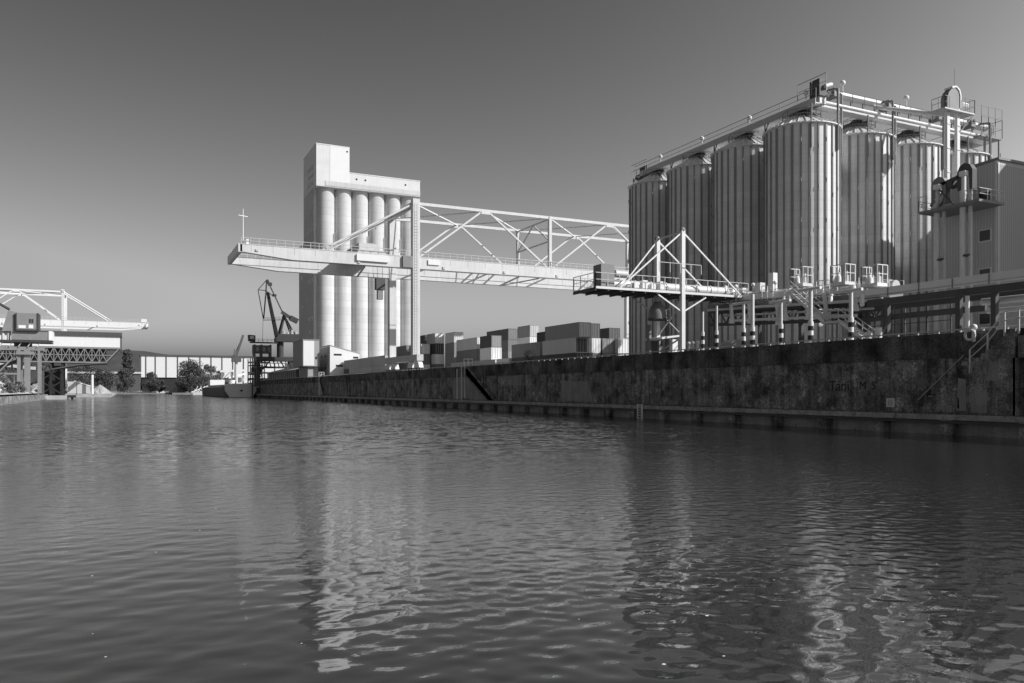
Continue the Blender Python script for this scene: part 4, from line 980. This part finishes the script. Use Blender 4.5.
w = MB(); w.beam(P(268.5,283),P(283.5,314),.42); w.beam(P(266,291),P(273,296),.3); w.box(xx(268.5),xx(272),330,331.5,zz(285.5),zz(282.5)); w.box(xx(272.5),xx(276.5),330,331.5,zz(296),zz(294)); w.build('tie_rod', M['crane_dark'], t)
w = MB(); w.beam(P(281.5,311.5),P(291,317.5),1.0,1.2); w.beam(P(290,317),P(297.5,320.5),2.2,1.9); w.build('counterweight_arm', M['crane_dark'], t)
w = MB()
for dy in (0,3.2): w.beam(P(284.8,314,Yc_+1.6),P(279.5,336,Yc_+dy),.8); w.beam(P(286,316,Yc_+1.6),P(295,334,Yc_+dy),.3); w.beam(P(284.8,316,Yc_+1.6),P(292,334,Yc_+dy),.3)
w.build('a_frame', M['crane_dark'], t)
w = MB(); w.beam(P(263,320.4),P(283,319.4),.8,.2); w.rail(P(264,320.2),P(283,319.2),1.0,1.5,.04); w.build('catwalk', M['crane_dark'], t)
w = MB(); w.tube(P(263,319),P(262.4,342),.07); w.build('hoist_rope', M['crane_dark'], t)
w = MB(); w.prism([(xx(276),zz(341.5)),(xx(297),zz(341)),(xx(298.6),zz(339)),(xx(298.6),zz(333.5)),(xx(278),zz(334)),(xx(276),zz(338))],'y',Yc_-1,Yc_+5); w.build('machine_house', M['crane_dark'], t)
w = MB()
for px in (283,287,291,295): w.box(xx(px),xx(px+1.8),Yc_-.8,Yc_+1,zz(333.6),zz(329.5+(px%3)))
w.build('deck_gear', M['galv'], t)
w = MB(); w.box(xx(250),xx(278),Yc_-.5,Yc_+1.5,zz(343.4),zz(342.2)); w.rail((xx(254),Yc_-.5,zz(342.2)),(xx(276),Yc_-.5,zz(342.2)),1.1,1.6,.05); w.build('side_gallery', M['crane_dark'], t)
c = MB(); c.prism([(xx(248.6),zz(341.5)),(xx(255),zz(342)),(xx(255),zz(336)),(xx(248.2),zz(335.5))],'y',Yc_-1.2,Yc_+2); c = c.build('cab', M['crane_dark'], t)
MB().box(xx(249.5),xx(253.5),Yc_-1.26,Yc_-1.2,zz(339.5),zz(336.8)).build('window', M['galv'], c)
w = MB(); w.tube((xx(281),Yc_+2,zz(357)),(xx(281),Yc_+2,zz(341)),1.35,n=20); w.build('slewing_column', M['crane_dark'], t)
w = MB(); w.box(xx(256),xx(293),Yc_-1.5,Yc_+6,zz(361),zz(357.2))
for px in (257.5, 291): 
    for dy in (0,4.5): w.box(xx(px)-.6,xx(px)+.6,Yc_-1+dy,Yc_+.2+dy,QZ-2.5,zz(361))
w.beam(P(257.5,375),P(270,361),.4); w.beam(P(291,376),P(280,361),.4)
for k in range(9): w.beam(P(256+4.1*k,361,Yc_-1.6),P(258+4.1*k,367,Yc_-1.6),.35)
w.box(xx(256),xx(293),Yc_-1.5,Yc_+6,zz(368),zz(366.5)); w.build('portal', M['crane_dark'], t)
w = MB(); w.box(xx(253.5),xx(271),Yc_-.5,Yc_+4,zz(353.5),zz(345.5))
for px in (254,261,270): w.box(xx(px),xx(px)+.5,Yc_-.7,Yc_+4.2,zz(357),zz(344.8))
w.build('electrical_house', M['dark_steel'], t)
for px in (256, 262.5, 268): MB().box(xx(px),xx(px+2.6),Yc_-.56,Yc_-.5,zz(351.5),zz(347.5)).build('window', M['mid_steel'], t)
# loading shed at the foot
t = thing('quay_shed', (60, 318, 4), 'low shed with pale sloping roof between the dark crane and the loading house', 'shed')
w = MB(); w.prism([(51.0,QZ),(57.6,QZ),(57.6,11.2),(51.0,9.6)],'y',266,325); w.build('wall', M['dark_steel'], t)
w = MB(); w.prism([(50.4,9.5),(57.8,11.3),(57.8,11.6),(50.4,9.75)],'y',265.5,325.5); w.build('roof', M['galv'], t)
for y in range(268, 326, 4): MB().box(50.5,50.8,y,y+.3,QZ,9.6).build('post', M['galv'], t)
t = thing('loading_rack', (47, 338, 2), 'dark lattice loading rack with pipes under the dark harbour crane', 'rack')
w = MB(); w.box(46.8,51,339,352,9.3,9.7); w.box(46.8,51,339,352,13.0,13.3)
for x in (47,50.8):
    for y in (339.2,345,351.8): w.box(x-.2,x+.2,y-.2,y+.2,-1,16)
w.beam((47,339.2,4.2),(50.8,339.2,9.3),.25); w.beam((50.8,339.2,9.7),(47,339.2,13),.25); w.build('frame', M['crane_dark'], t)
w = MB(); w.box(47.3,50.5,338.8,345,10,12.4); w.build('cabin', M['dark_steel'], t)
w = MB()
for z in (10.0, 14.2): w.tube((45.5,338.7,z),(60,338.7,z),.35,n=8)
w.build('pipe', M['galv'], t)
t = thing('lamp_post', (51.8, 300, QZ), 'slim white lamp post standing on the far quay below the dark crane', 'lamp post')
MB().tube((51.6,287,QZ),(51.6,287,14.2),.12,.08).build('pole', M['white'], t); MB().box(51.2,52.0,286.8,287.2,14.2,14.4).build('lamp_head', M['galv'], t); MB().tube((51.6,287,QZ),(51.6,287,QZ+.8),.35,.15).build('foot', M['white'], t)

# ================================================================ BARGE and light crane
t = thing('cargo_barge', (42, 400, 0), 'long dark inland barge with a pale blunt bow moored beyond the end of the quay', 'barge')
b = MB(); ny = 24; ys = [345+106*(i/ny)**1.6 for i in range(ny+1)]
def hw(y): 
    u = min(1, (y-345)/9.0); return 5.7*(.62+.38*math.sqrt(max(0,1-(1-u)**2)))
vs = []
for i, y in enumerate(ys):
    sh = 1.0*math.exp(-(y-345)/6); hwid = hw(y)
    for x, z in ((-.82*hwid,-.8),(-.95*hwid,.3),(-hwid,4.2+sh),(hwid,4.2+sh),(.95*hwid,.3),(.82*hwid,-.8)): vs.append((42.9+x*1.06, y-(.9*(z-.3)/2 if i == 0 and z > .3 else 0), z))
fs = [(i*6+k, i*6+k+1, (i+1)*6+k+1, (i+1)*6+k) for i in range(ny) for k in range(5)] + [(0,1,2,3,4,5), tuple(ny*6+k for k in range(6))]
b.add(vs, fs); b.build('hull', M['dark_steel'], t)
w = MB(); w.prism([(38.6,.1),(47.6,.1),(49.0,2.6),(49.0,5.0),(36.8,5.0),(36.9,2.6)],'y',342.4,343.9); w.box(37.3,37.4,352,450,3.8,4.2); w.build('bow_plate', M['galv_light'], t)
w = MB(); w.box(36.7,49.1,342.3,343.9,5.0,5.5); w.box(37.35,37.6,353,440,4.22,4.5); w.build('bulwark', M['white'], t)
MB().box(42.7,43.6,342.3,342.4,2.4,3.1).build('anchor', M['dark'], t)
w = MB(); w.box(38.6,47.4,362,428,4.2,5.3); w.build('hatch_cover', M['mid_steel'], t)
w = MB(); w.box(39.5,46.5,434,446,4.2,8.2); w.build('wheelhouse', M['white'], t)
w = MB(); w.box(40.5,45.5,347,351,4.9,5.7); w.tube((41.5,347.5,5.7),(41.5,347.5,6.5),.3); w.tube((44.5,347.5,5.7),(44.5,347.5,6.5),.3); w.build('windlass', M['white'], t)
t = thing('small_dock_crane', (54, 450, 4.2), 'slim pale dock crane with a raised leaning boom behind the barge', 'crane')
w = MB(); w.tube((54,450,4.2),(54,450,19),1.0,.8,n=12); w.build('pedestal', M['galv'], t)
w = MB(); w.box(51.8,56.4,448,452,18,20.4); w.build('cab', M['dark_steel'], t)
w = MB(); w.beam((53.6,449.5,20),(57.6,449.5,32.5),.8,1.1); w.beam((53,449.5,22),(57,449.5,31),.3); w.build('boom', M['dark_steel'], t)
w = MB(); w.beam((52.3,450,21),(55.8,450,27),.3); w.beam((53,449,21),(53,449,25),.4); w.build('strut', M['dark_steel'], t)
w = MB(); w.box(50,58,446,454,4.2,6.4); w.build('base', M['mid_steel'], t)
t = thing('loading_bridge', (44, 470, 4), 'pale conveyor bridge on posts behind the barge', 'conveyor')
w = MB(); w.beam((47,462,13.2),(60,462,13.8),1.3,1.2); w.beam((50,450,9.5),(60,462,12),.9); w.build('gallery', M['galv_light'], t)
w = MB()
for x in (48, 53, 59): w.box(x-.4,x+.4,461.6,462.4,-1,13)
w.beam((44,462,4),(52,462,12.6),.4); w.build('post', M['mid_steel'], t)
t = thing('tank_plant', (52, 440, 4), 'cluster of pale tanks and pipes on the bank behind the barge', 'plant')
w = MB(); w.tube((56,438,4.2),(56,438,9.5),2.2,n=20); w.build('tank', M['galv'], t)
w = MB(); w.tube((51.5,446,4.2),(51.5,446,8.2),1.5,n=20); w.build('tank', M['white'], t)
w = MB(); w.tube((50.5,436,6),(60,436,7.2),.4); w.tube((50.5,433,4.8),(60,433,8),.3); w.build('pipe', M['white'], t)
w = MB(); w.prism([(49.5,4.2),(62,4.2),(62,8.4),(56,10.6),(49.5,8.4)],'y',470,492); w.build('shed', M['dark_steel'], t)

# ================================================================ LEFT BANK
# loading hall on lattice bridge
t = thing('loading_hall', (-12, 304, 2), 'long white hall with a dark roof carried on a lattice bridge over the left bank', 'hall')
HX0, HX1, HY0, HY1 = -62, -.6, 300, 309
w = MB(); w.box(HX0, HX1-.5, HY0, HY1, 17.3, 21.0); w.build('wall', M['white_wall'], t)
w = MB(); w.prism([(HY0-.5,20.9),(HY1+.5,20.9),(HY1+.5,21.5),((HY0+HY1)/2,22.6),(HY0-.5,21.6)],'x',HX0,HX1); w.build('roof', M['roof_dark'], t)
w = MB(); w.box(HX1-.5, HX1-.1, HY0-.1, HY1+.1, 16.0, 20.9); w.build('end_frame', M['dark_steel'], t)
for y in (HY0, HY1):
    w = MB(); w.beam((HX0,y,17.0),(HX1-.5,y,17.0),.45,.6); w.beam((HX0,y,12.2),(-5.5,y,12.2),.35,.45); w.beam((-5.5,y,12.2),(HX1-1,y,16.8),.35)
    w.beam((HX0,y,14.6),(-3.2,y,14.6),.22)
    x = -58
    while x < -6:
        w.beam((x,y,12.2),(x,y,17),.25); w.beam((x,y,12.2),(x+2.2,y,17),.25); w.beam((x+2.2,y,17),(x+4.4,y,12.2),.25); w.beam((x+2.2,y,12.2),(x+2.2,y,17),.22); w.beam((x,y,17),(x+2.2,y,12.2),.16); w.beam((x+2.2,y,12.2),(x+4.4,y,17),.16); x += 4.4
    w.build('lattice_girder', M['mid_steel'], t)
    w = MB(); pts = [(-24,y,9.2),(-19,y,10.2),(-13,y,11.4),(-8,y,11.8),(-5,y,12.0)]
    w.path(pts, .3, 6); w.path([(-40,y,11.8),(-30,y,10.2),(-24,y,9.2)], .3, 6); w.build('arch_rib', M['dark_steel'], t)
w = MB(); w.box(-60,-5.5,HY0+1.5,HY1-1.5,12.6,16.6); w.build('conveyor_floor', M['dark'], t)
w = MB()
for x in (-24.5, -21.5, -18.2):
    for y in (HY0+.6, HY1-.6): w.box(x-.35,x+.35,y-.35,y+.35,.8,12.1)
for z in (1.5, 6.0): w.beam((-24.5,HY0+.6,z),(-18.2,HY0+.6,z+4.6),.4); w.beam((-18.2,HY0+.6,z),(-24.5,HY0+.6,z+4.6),.4)
w.box(-24.2,-18.5,HY0+2,HY1-2,.9,11); w.build('support_tower', M['dark'], t)
# foreground crane on the left bank
t = thing('slewing_crane', (-25, 262, 2), 'grey slewing crane with boxy machine house and cab on a portal at the left edge', 'crane')
w = MB(); w.box(-26.6,-21.6,258,264,19.8,24.3); w.build('cab', M['mid_steel'], t)
w = MB(); w.box(-26.9,-21.3,257.7,264.3,19.3,19.8); w.box(-21.75,-21.45,257.8,264.2,19.8,24.4); w.box(-26.9,-26.6,257.8,264.2,19.8,24.3); w.build('cab_frame', M['crane_dark'], t)
for x in (-23.7,-23.1): MB().box(x,x+.45,257.94,258,21.6,22.7).build('window', M['glass'], t)
w = MB(); w.box(-26.2,-24.5,257.93,258,20.1,20.9); w.box(-23.8,-22.7,257.93,258,20.1,21.1); w.build('white_panel', M['white'], t)
w = MB(); w.prism([(-30.2,19.2),(-27.2,19.2),(-27.2,24.6),(-28.7,24.9)],'y',258.5,263.5); w.build('counterweight_house', M['mid_steel'], t)
w = MB(); w.box(-28,-19.0,258.5,265,16.9,19.2); w.build('machine_house', M['mid_steel'], t)
w = MB(); w.box(-19.0,-18.1,258.3,265.2,16.9,19.5); w.build('white_end', M['white'], t)
w = MB(); w.box(-31,-18.4,258,266,16.2,16.8); w.tube((-25.5,262,14.5),(-25.5,262,16.2),2.2,n=18); w.build('turntable', M['crane_dark'], t)
for q_ in ((-31,-20,258.5,259.3,14.0,15.0),(-31,-20,265,265.8,14.0,15.0),(-26.8,-22.5,257.7,258.4,12.8,13.7)): MB().box(*q_).build('cross_girder', M['mid_steel'], t)
for x, y, wd in ((-26.2,259,.4),(-24.2,259,.7),(-21.4,259,.3),(-26.2,265,.35),(-21.6,265,.35)): MB().box(x-wd,x+wd,y-.5,y+.5,2,14.0).build('portal_leg', M['mid_steel'], t)
w = MB(); w.beam((-31,258.8,7.8),(-26.3,258.8,13.5),.35); w.beam((-31,258.8,7.5),(-26.3,258.8,7.5),.5); w.beam((-30,258.8,7.5),(-26.8,258.8,3),.5); w.beam((-31,258.8,6),(-27,258.8,2.4),.7)
w.build('lattice', M['mid_steel'], t)
for k in range(5): MB().beam((-31+k*2.2,258.6,14.5),(-30+k*2.2,258.6,16.1),.2).build('strut', M['galv'], t)
w = MB(); w.path([(-34,259,28.5),(-30,259,26.2),(-28.4,259,25.2)],.35,8); w.beam((-32,259,20.5),(-29.5,259,19.5),.7); w.build('boom_foot', M['crane_dark'], t)
w = MB()
for x in (-30, -28.7, -27.5): w.tube((x,259.5,16.8),(x,259.5,18.9),.45,n=10)
w.build('hydraulic_tanks', M['galv'], t)
t = thing('conveyor_truss', (-40, 292, 2), 'dark lattice conveyor bridge crossing behind the slewing crane at the left edge', 'conveyor')
w = MB()
for z in (9.0, 11.4): w.beam((-62,292,z),(-21,292,z),.3)
for k in range(17): w.beam((-61+k*2.4,292,9.0),(-59.8+k*2.4,292,11.4),.2); w.beam((-59.8+k*2.4,292,11.4),(-58.6+k*2.4,292,9.0),.2)
w.build('lattice', M['crane_dark'], t); MB().box(-62,-21,292.3,294,9.3,11.0).build('gallery', M['dark_steel'], t)
for x in (-56,-44,-33,-23): MB().box(x-.3,x+.3,291.8,292.4,1,9).build('post', M['dark_steel'], t)
# chute and small stuff on left bank
t = thing('gravel_chute', (-30, 250, 2), 'pale sloping chute on the gravel bank at the left edge', 'chute')
MB().beam((-32,236,9),(-27.5,236,2.5),1.6,.5).build('trough', M['galv_light'], t); MB().beam((-30.8,236,7.2),(-30.8,236,2),.3).build('prop', M['mid_steel'], t)
# far shed and gravel tip behind left crane leg
t = thing('low_shed', (-12, 395, 2), 'low pale shed with a sloping roof on the bank right of the white crane legs', 'shed')
w = MB(); w.prism([(-22,1.5),(-13.5,1.5),(-13.5,4.6),(-19,6.6),(-22,6.6)],'y',388,404); w.build('wall', M['galv'], t)
w = MB(); w.prism([(-19.2,6.7),(-13.2,4.5),(-13.2,4.8),(-19.2,7.0)],'y',387.8,404.2); w.build('roof', M['white'], t)
g = MB(); g.box(-24,-16.8,292,314,-1,1.25); g.box(-24,-5,380,640,-1,1.4); g.build('shore_strip', M['gravel'], None, 'structure')
def heap(x, y, r, h, m, lab, n=26):
    q = random.Random(int(x*7+y)); vs = [(x, y, 1.2+h)]; fs = []
    for k in range(1, 5):
        for i in range(n):
            a = 2*math.pi*i/n; rr = r*k/4*(1+q.uniform(-.12,.12)); vs.append((x+rr*math.cos(a), y+rr*math.sin(a), 1.2+h*(1-k/4)**1.1+q.uniform(-.1,.1)))
    for i in range(n): fs.append((0, 1+i, 1+(i+1)%n))
    for k in range(3):
        for i in range(n): fs.append((1+k*n+i, 1+(k+1)*n+i, 1+(k+1)*n+(i+1)%n, 1+k*n+(i+1)%n))
    return tag(MB().add(vs, fs).build('gravel_heap', m), lab, 'gravel heap', 'heaps of gravel on the left bank')
heap(-9.5, 396, 6, 4.2, M['gravel'], 'pale gravel heap right of the low shed on the left bank')
heap(-28.8, 240, 5, 4.5, M['gravel'], 'gravel heap at the left edge below the grey slewing crane')
heap(-27.0, 285, 4, 3.2, M['gravel'], 'gravel heap behind the portal legs of the slewing crane')
heap(-38, 290, 10, 7.5, M['gravel'], 'large gravel heap behind the slewing crane at the left edge')
tag(MB().tube((-12.2,385,1.4),(-12.2,385,9.5),.55,.5,n=12).build('standing_post', M['galv_light']), 'stout pale post on the shore in front of the dark trees at left', 'post')

for i,(x,y,h_,lab) in enumerate(((-36,300,10.5,'thin dark mast standing behind the slewing crane on the left bank'),(-16.5,352,7.5,'thin pale mast beside the white crane legs on the left bank'),(-44,275,9.5,'thin grey mast at the left edge behind the chute'))):
    t = thing('lamp_mast', (x,y,2), lab, 'mast', 'masts on the left bank'); MB().tube((x,y,1),(x,y,h_),.14,.09).build('pole', M['dark_steel' if i == 0 else 'galv'], t); MB().box(x-.6,x+.6,y-.15,y+.15,h_,h_+.25).build('lamp_head', M['galv'], t)
for i,(x0_,y0_,z0_,x1_,y1_,z1_,lab) in enumerate(((-45,268,4,-27,268,11.5,'inclined dark conveyor rising to the right behind the slewing crane portal'),(-50,280,12.5,-24,280,9.5,'inclined pale conveyor sloping down to the right behind the slewing crane'))):
    t = thing('belt_conveyor', (x0_,y0_,2), lab, 'conveyor', 'inclined conveyors on the left bank')
    MB().beam((x0_,y0_,z0_),(x1_,y1_,z1_),1.4,.9).build('gallery', M['dark_steel' if i == 0 else 'galv'], t)
    for f_ in (.25,.6,.9):
        xx_ = x0_+(x1_-x0_)*f_; zz_ = z0_+(z1_-z0_)*f_; w = MB(); w.beam((xx_-1,y0_,1),(xx_,y0_,zz_),.25); w.beam((xx_+1,y0_,1),(xx_,y0_,zz_),.25); w.build('trestle', M['mid_steel'], t)

w = MB(); q = random.Random(77)
for _ in range(60):
    D_ = 8.5*(60/8.5)**q.random(); a_ = q.uniform(-.6,.6); x = D_*(a_*.8998+.4364); y = D_*(.8998-a_*.4364); r_ = q.uniform(.012,.03)
    w.add([(x+r_*math.cos(t_)*q.uniform(.6,1),y+r_*math.sin(t_)*q.uniform(.6,1),.05) for t_ in [k*1.0472 for k in range(6)]], [(0,1,2,3,4,5)])
o = w.build('floating_specks', M['white'], None, 'stuff'); o['label'] = 'tiny pale specks of litter floating scattered on the harbour water'; o['category'] = 'litter'

# ================================================================ FAR END
FW0, FW1 = 11, 126
t = thing('warehouse', (70, 670, 2.2), 'long distant warehouse of white panels divided by dark lines at the end of the basin', 'warehouse')
w = MB(); w.box(FW0, FW1, 660, 690, 12.5, 28.6); w.build('wall', M['galv_light'], t)
w = MB(); w.box(FW0-.5, FW1+.5, 659.3, 690.5, 28.6, 29.8); w.build('roof', M['roof_dark'], t)
w = MB(); x = FW0; i = 0
for x in (11, 14.5, 21, 28.5, 36.5, 44.5, 52.5, 60.5, 68.5, 76.5, 84.5, 92.5, 100.5, 108.5, 117, 125.4): w.box(x, x+.6, 659.6, 660, 12.5, 28.6)
w.build('panel_joints', M['roof_dark'], t)
w = MB(); w.box(FW0+1, FW1-1, 661, 689, 2.2, 12.5); w.build('base', M['dark'], t)
t = thing('distant_shed', (-10, 600, 1.4), 'low dark distant shed with a pale roof edge behind the poplar', 'shed')
w = MB(); w.box(-42, 11, 655, 690, 2.2, 15); w.build('wall', M['dark_steel'], t); w = MB(); w.box(-42.5, 11.5, 654, 690.5, 15, 16.4); w.build('roof', M['galv'], t)
t = thing('sluice_post', (36, 560, 0), 'stubby grey concrete block at the waterside left of the broad tree', 'block')
MB().box(33,38,590,596,0,11.5).build('wall', M['mid_steel'], t); MB().box(32.6,38.4,589.6,596.4,11.5,12.1).build('cap', M['coping'], t)
tag(MB().prism([(0,1.0),(26,1.0),(25,2.4),(1,2.4)],'y',612,618).build('pontoon', M['galv_light']), 'long low white pontoon at the far bank', 'pontoon')
tag(MB().prism([(27,.2),(39,.2),(36,4.6),(31,5.0)],'y',600,612).build('rubble_bank', M['gravel']), 'pale rubble slope left of the broad tree at the waterside', 'rubble')
t = thing('grab_dredger', (44, 560, 0), 'low pale lattice work boat on the water in front of the broad tree', 'boat')
MB().prism([(39,.0),(52,.0),(53,1.6),(38.5,1.6)],'y',540,546).build('hull', M['galv'], t)
w = MB()
for k in range(5): w.beam((40+k*2,541,1.6),(42+k*2,541,5.5),.3); w.beam((42+k*2,541,1.6),(40+k*2,541,3.5),.3)
w.beam((38,541,1.6),(50,541,6.5),.45); w.build('lattice', M['white'], t)
g = MB(); g.box(28,75,560,641,-1,1.2); g.build('tree_bank_ground', M['earth'], None, 'structure')

def tree(name, x, y, base, h, r, lab, m='foliage', seed=1, nclump=26, leaf=.9, narrow=False, per=90):
    q = random.Random(seed); t = thing(name, (x,y,base), lab, 'tree' if name != 'bush' else 'bush', 'trees at the end of the basin')
    w = MB(); w.tube((x,y,base-.5),(x,y,base+h*.45),.35 if not narrow else .3,.18,n=7)
    for k in range(6):
        a = q.uniform(0,6.28); w.tube((x,y,base+h*.2+k*h*.05),(x+math.cos(a)*r*.6,y+math.sin(a)*r*.6,base+h*(.5+.06*k)),.14,.05,n=5)
    w.build('trunk', M['bark'], t)
    c = MB()
    per = int(per*1.9); leaf *= .62; nclump = int(nclump*1.5)
    for k in range(nclump):
        u = q.random(); zc = base + h*(.12+.86*u)
        prof = (math.sin(math.pi*min(1,(.1+u)*.85))**.6) if not narrow else (1-.75*u)
        rr = r*prof*math.sqrt(q.random())*.85; a = q.uniform(0,6.28)
        cx, cy = x+rr*math.cos(a), y+rr*math.sin(a); cr = r*q.uniform(.22,.42)*(1 if not narrow else 1.2)
        for _ in range(per):
            v = Vector((q.gauss(0,1),q.gauss(0,1),q.gauss(0,1))).normalized()*cr*q.uniform(.5,1.08); v.z *= .8
            p0 = Vector((cx,cy,zc))+v; nrm = Vector((q.uniform(-1,1),q.uniform(-1,1),q.uniform(-.3,1))).normalized()
            e1 = nrm.orthogonal().normalized()*leaf*q.uniform(.3,.7); e2 = nrm.cross(e1.normalized())*leaf*q.uniform(.2,.45)
            c.add([p0-e1-e2*.3,p0+e2,p0+e1+e2*.2,p0-e2], [(0,1,2,3)])
    c.build('crown', M[m], t)
tree('poplar_tree', 2, 596, 2, 27.5, 4.6, 'tall narrow poplar standing alone before the hill left of the warehouse', seed=4, narrow=True, nclump=60, leaf=1.9, per=110)
tree('broadleaf_tree', 40, 580, 1.2, 21, 9.6, 'broad rounded tree standing at the waterside in front of the warehouse', seed=5, nclump=44, leaf=1.3)
tree('broadleaf_tree', 54, 592, 1.2, 18.5, 7.5, 'loose airy tree right of the broad tree in front of the warehouse', 'foliage_pale', seed=6, nclump=26, leaf=1.3, per=70)
tree('broadleaf_tree', 62, 596, 1.2, 15, 5.5, 'smaller airy tree at the right of the warehouse group beside the leaning dock crane', 'foliage_pale', seed=16, nclump=20, leaf=1.2, per=70)
for i, (x, y, h, r, lab) in enumerate(((-10,500,13,7,'dark rounded tree by the shore, left of the poplar and under the lattice bridge'),(-20,520,16,9,'dark broad tree behind the white crane legs'),(0,560,14,6,'dark shrubby tree directly left of the poplar foot'),(16,600,13,6,'dark shrubby tree directly right of the poplar foot'),(22,606,8,4.5,'low bush between the poplar and the grey block'))):
    tree('broadleaf_tree' if i < 4 else 'bush', x, y, 1.6, h, r, lab, seed=20+i, nclump=22, leaf=1.1, per=70)
for i, (x, y, h, r, lab) in enumerate(((-34,470,12,8,'dark tree seen through the lattice portal at the left edge'),(-48,440,12,9,'dark tree farthest left beyond the slewing crane'))):
    tree('broadleaf_tree', x, y, 1.6, h, r, lab, seed=40+i, nclump=20, leaf=1.1, per=60)
for i, (x, y, h, r, lab) in enumerate(((-25.5,228,2.6,2.2,'low pale bush on the gravel bank nearest the left edge'),(-25.2,246,3.2,2.4,'low bush in front of the slewing crane legs'),(-26.5,272,3.6,2.6,'bush between the slewing crane and the loading hall tower'),(-24.8,330,3.4,2.8,'bush at the foot of the white crane legs'),(-31,255,5.0,3.6,'taller bush inside the portal of the slewing crane'))):
    tree('bush', x, y, 1.8, h, r, lab, 'foliage_pale', seed=60+i, nclump=12, leaf=.55, per=50)
tree('bush', 66, 129, QZ, 3.4, 1.8, 'small leafless-looking shrub growing on the quay in front of the white container end', 'foliage_pale', seed=51, nclump=10, leaf=.2, per=40)
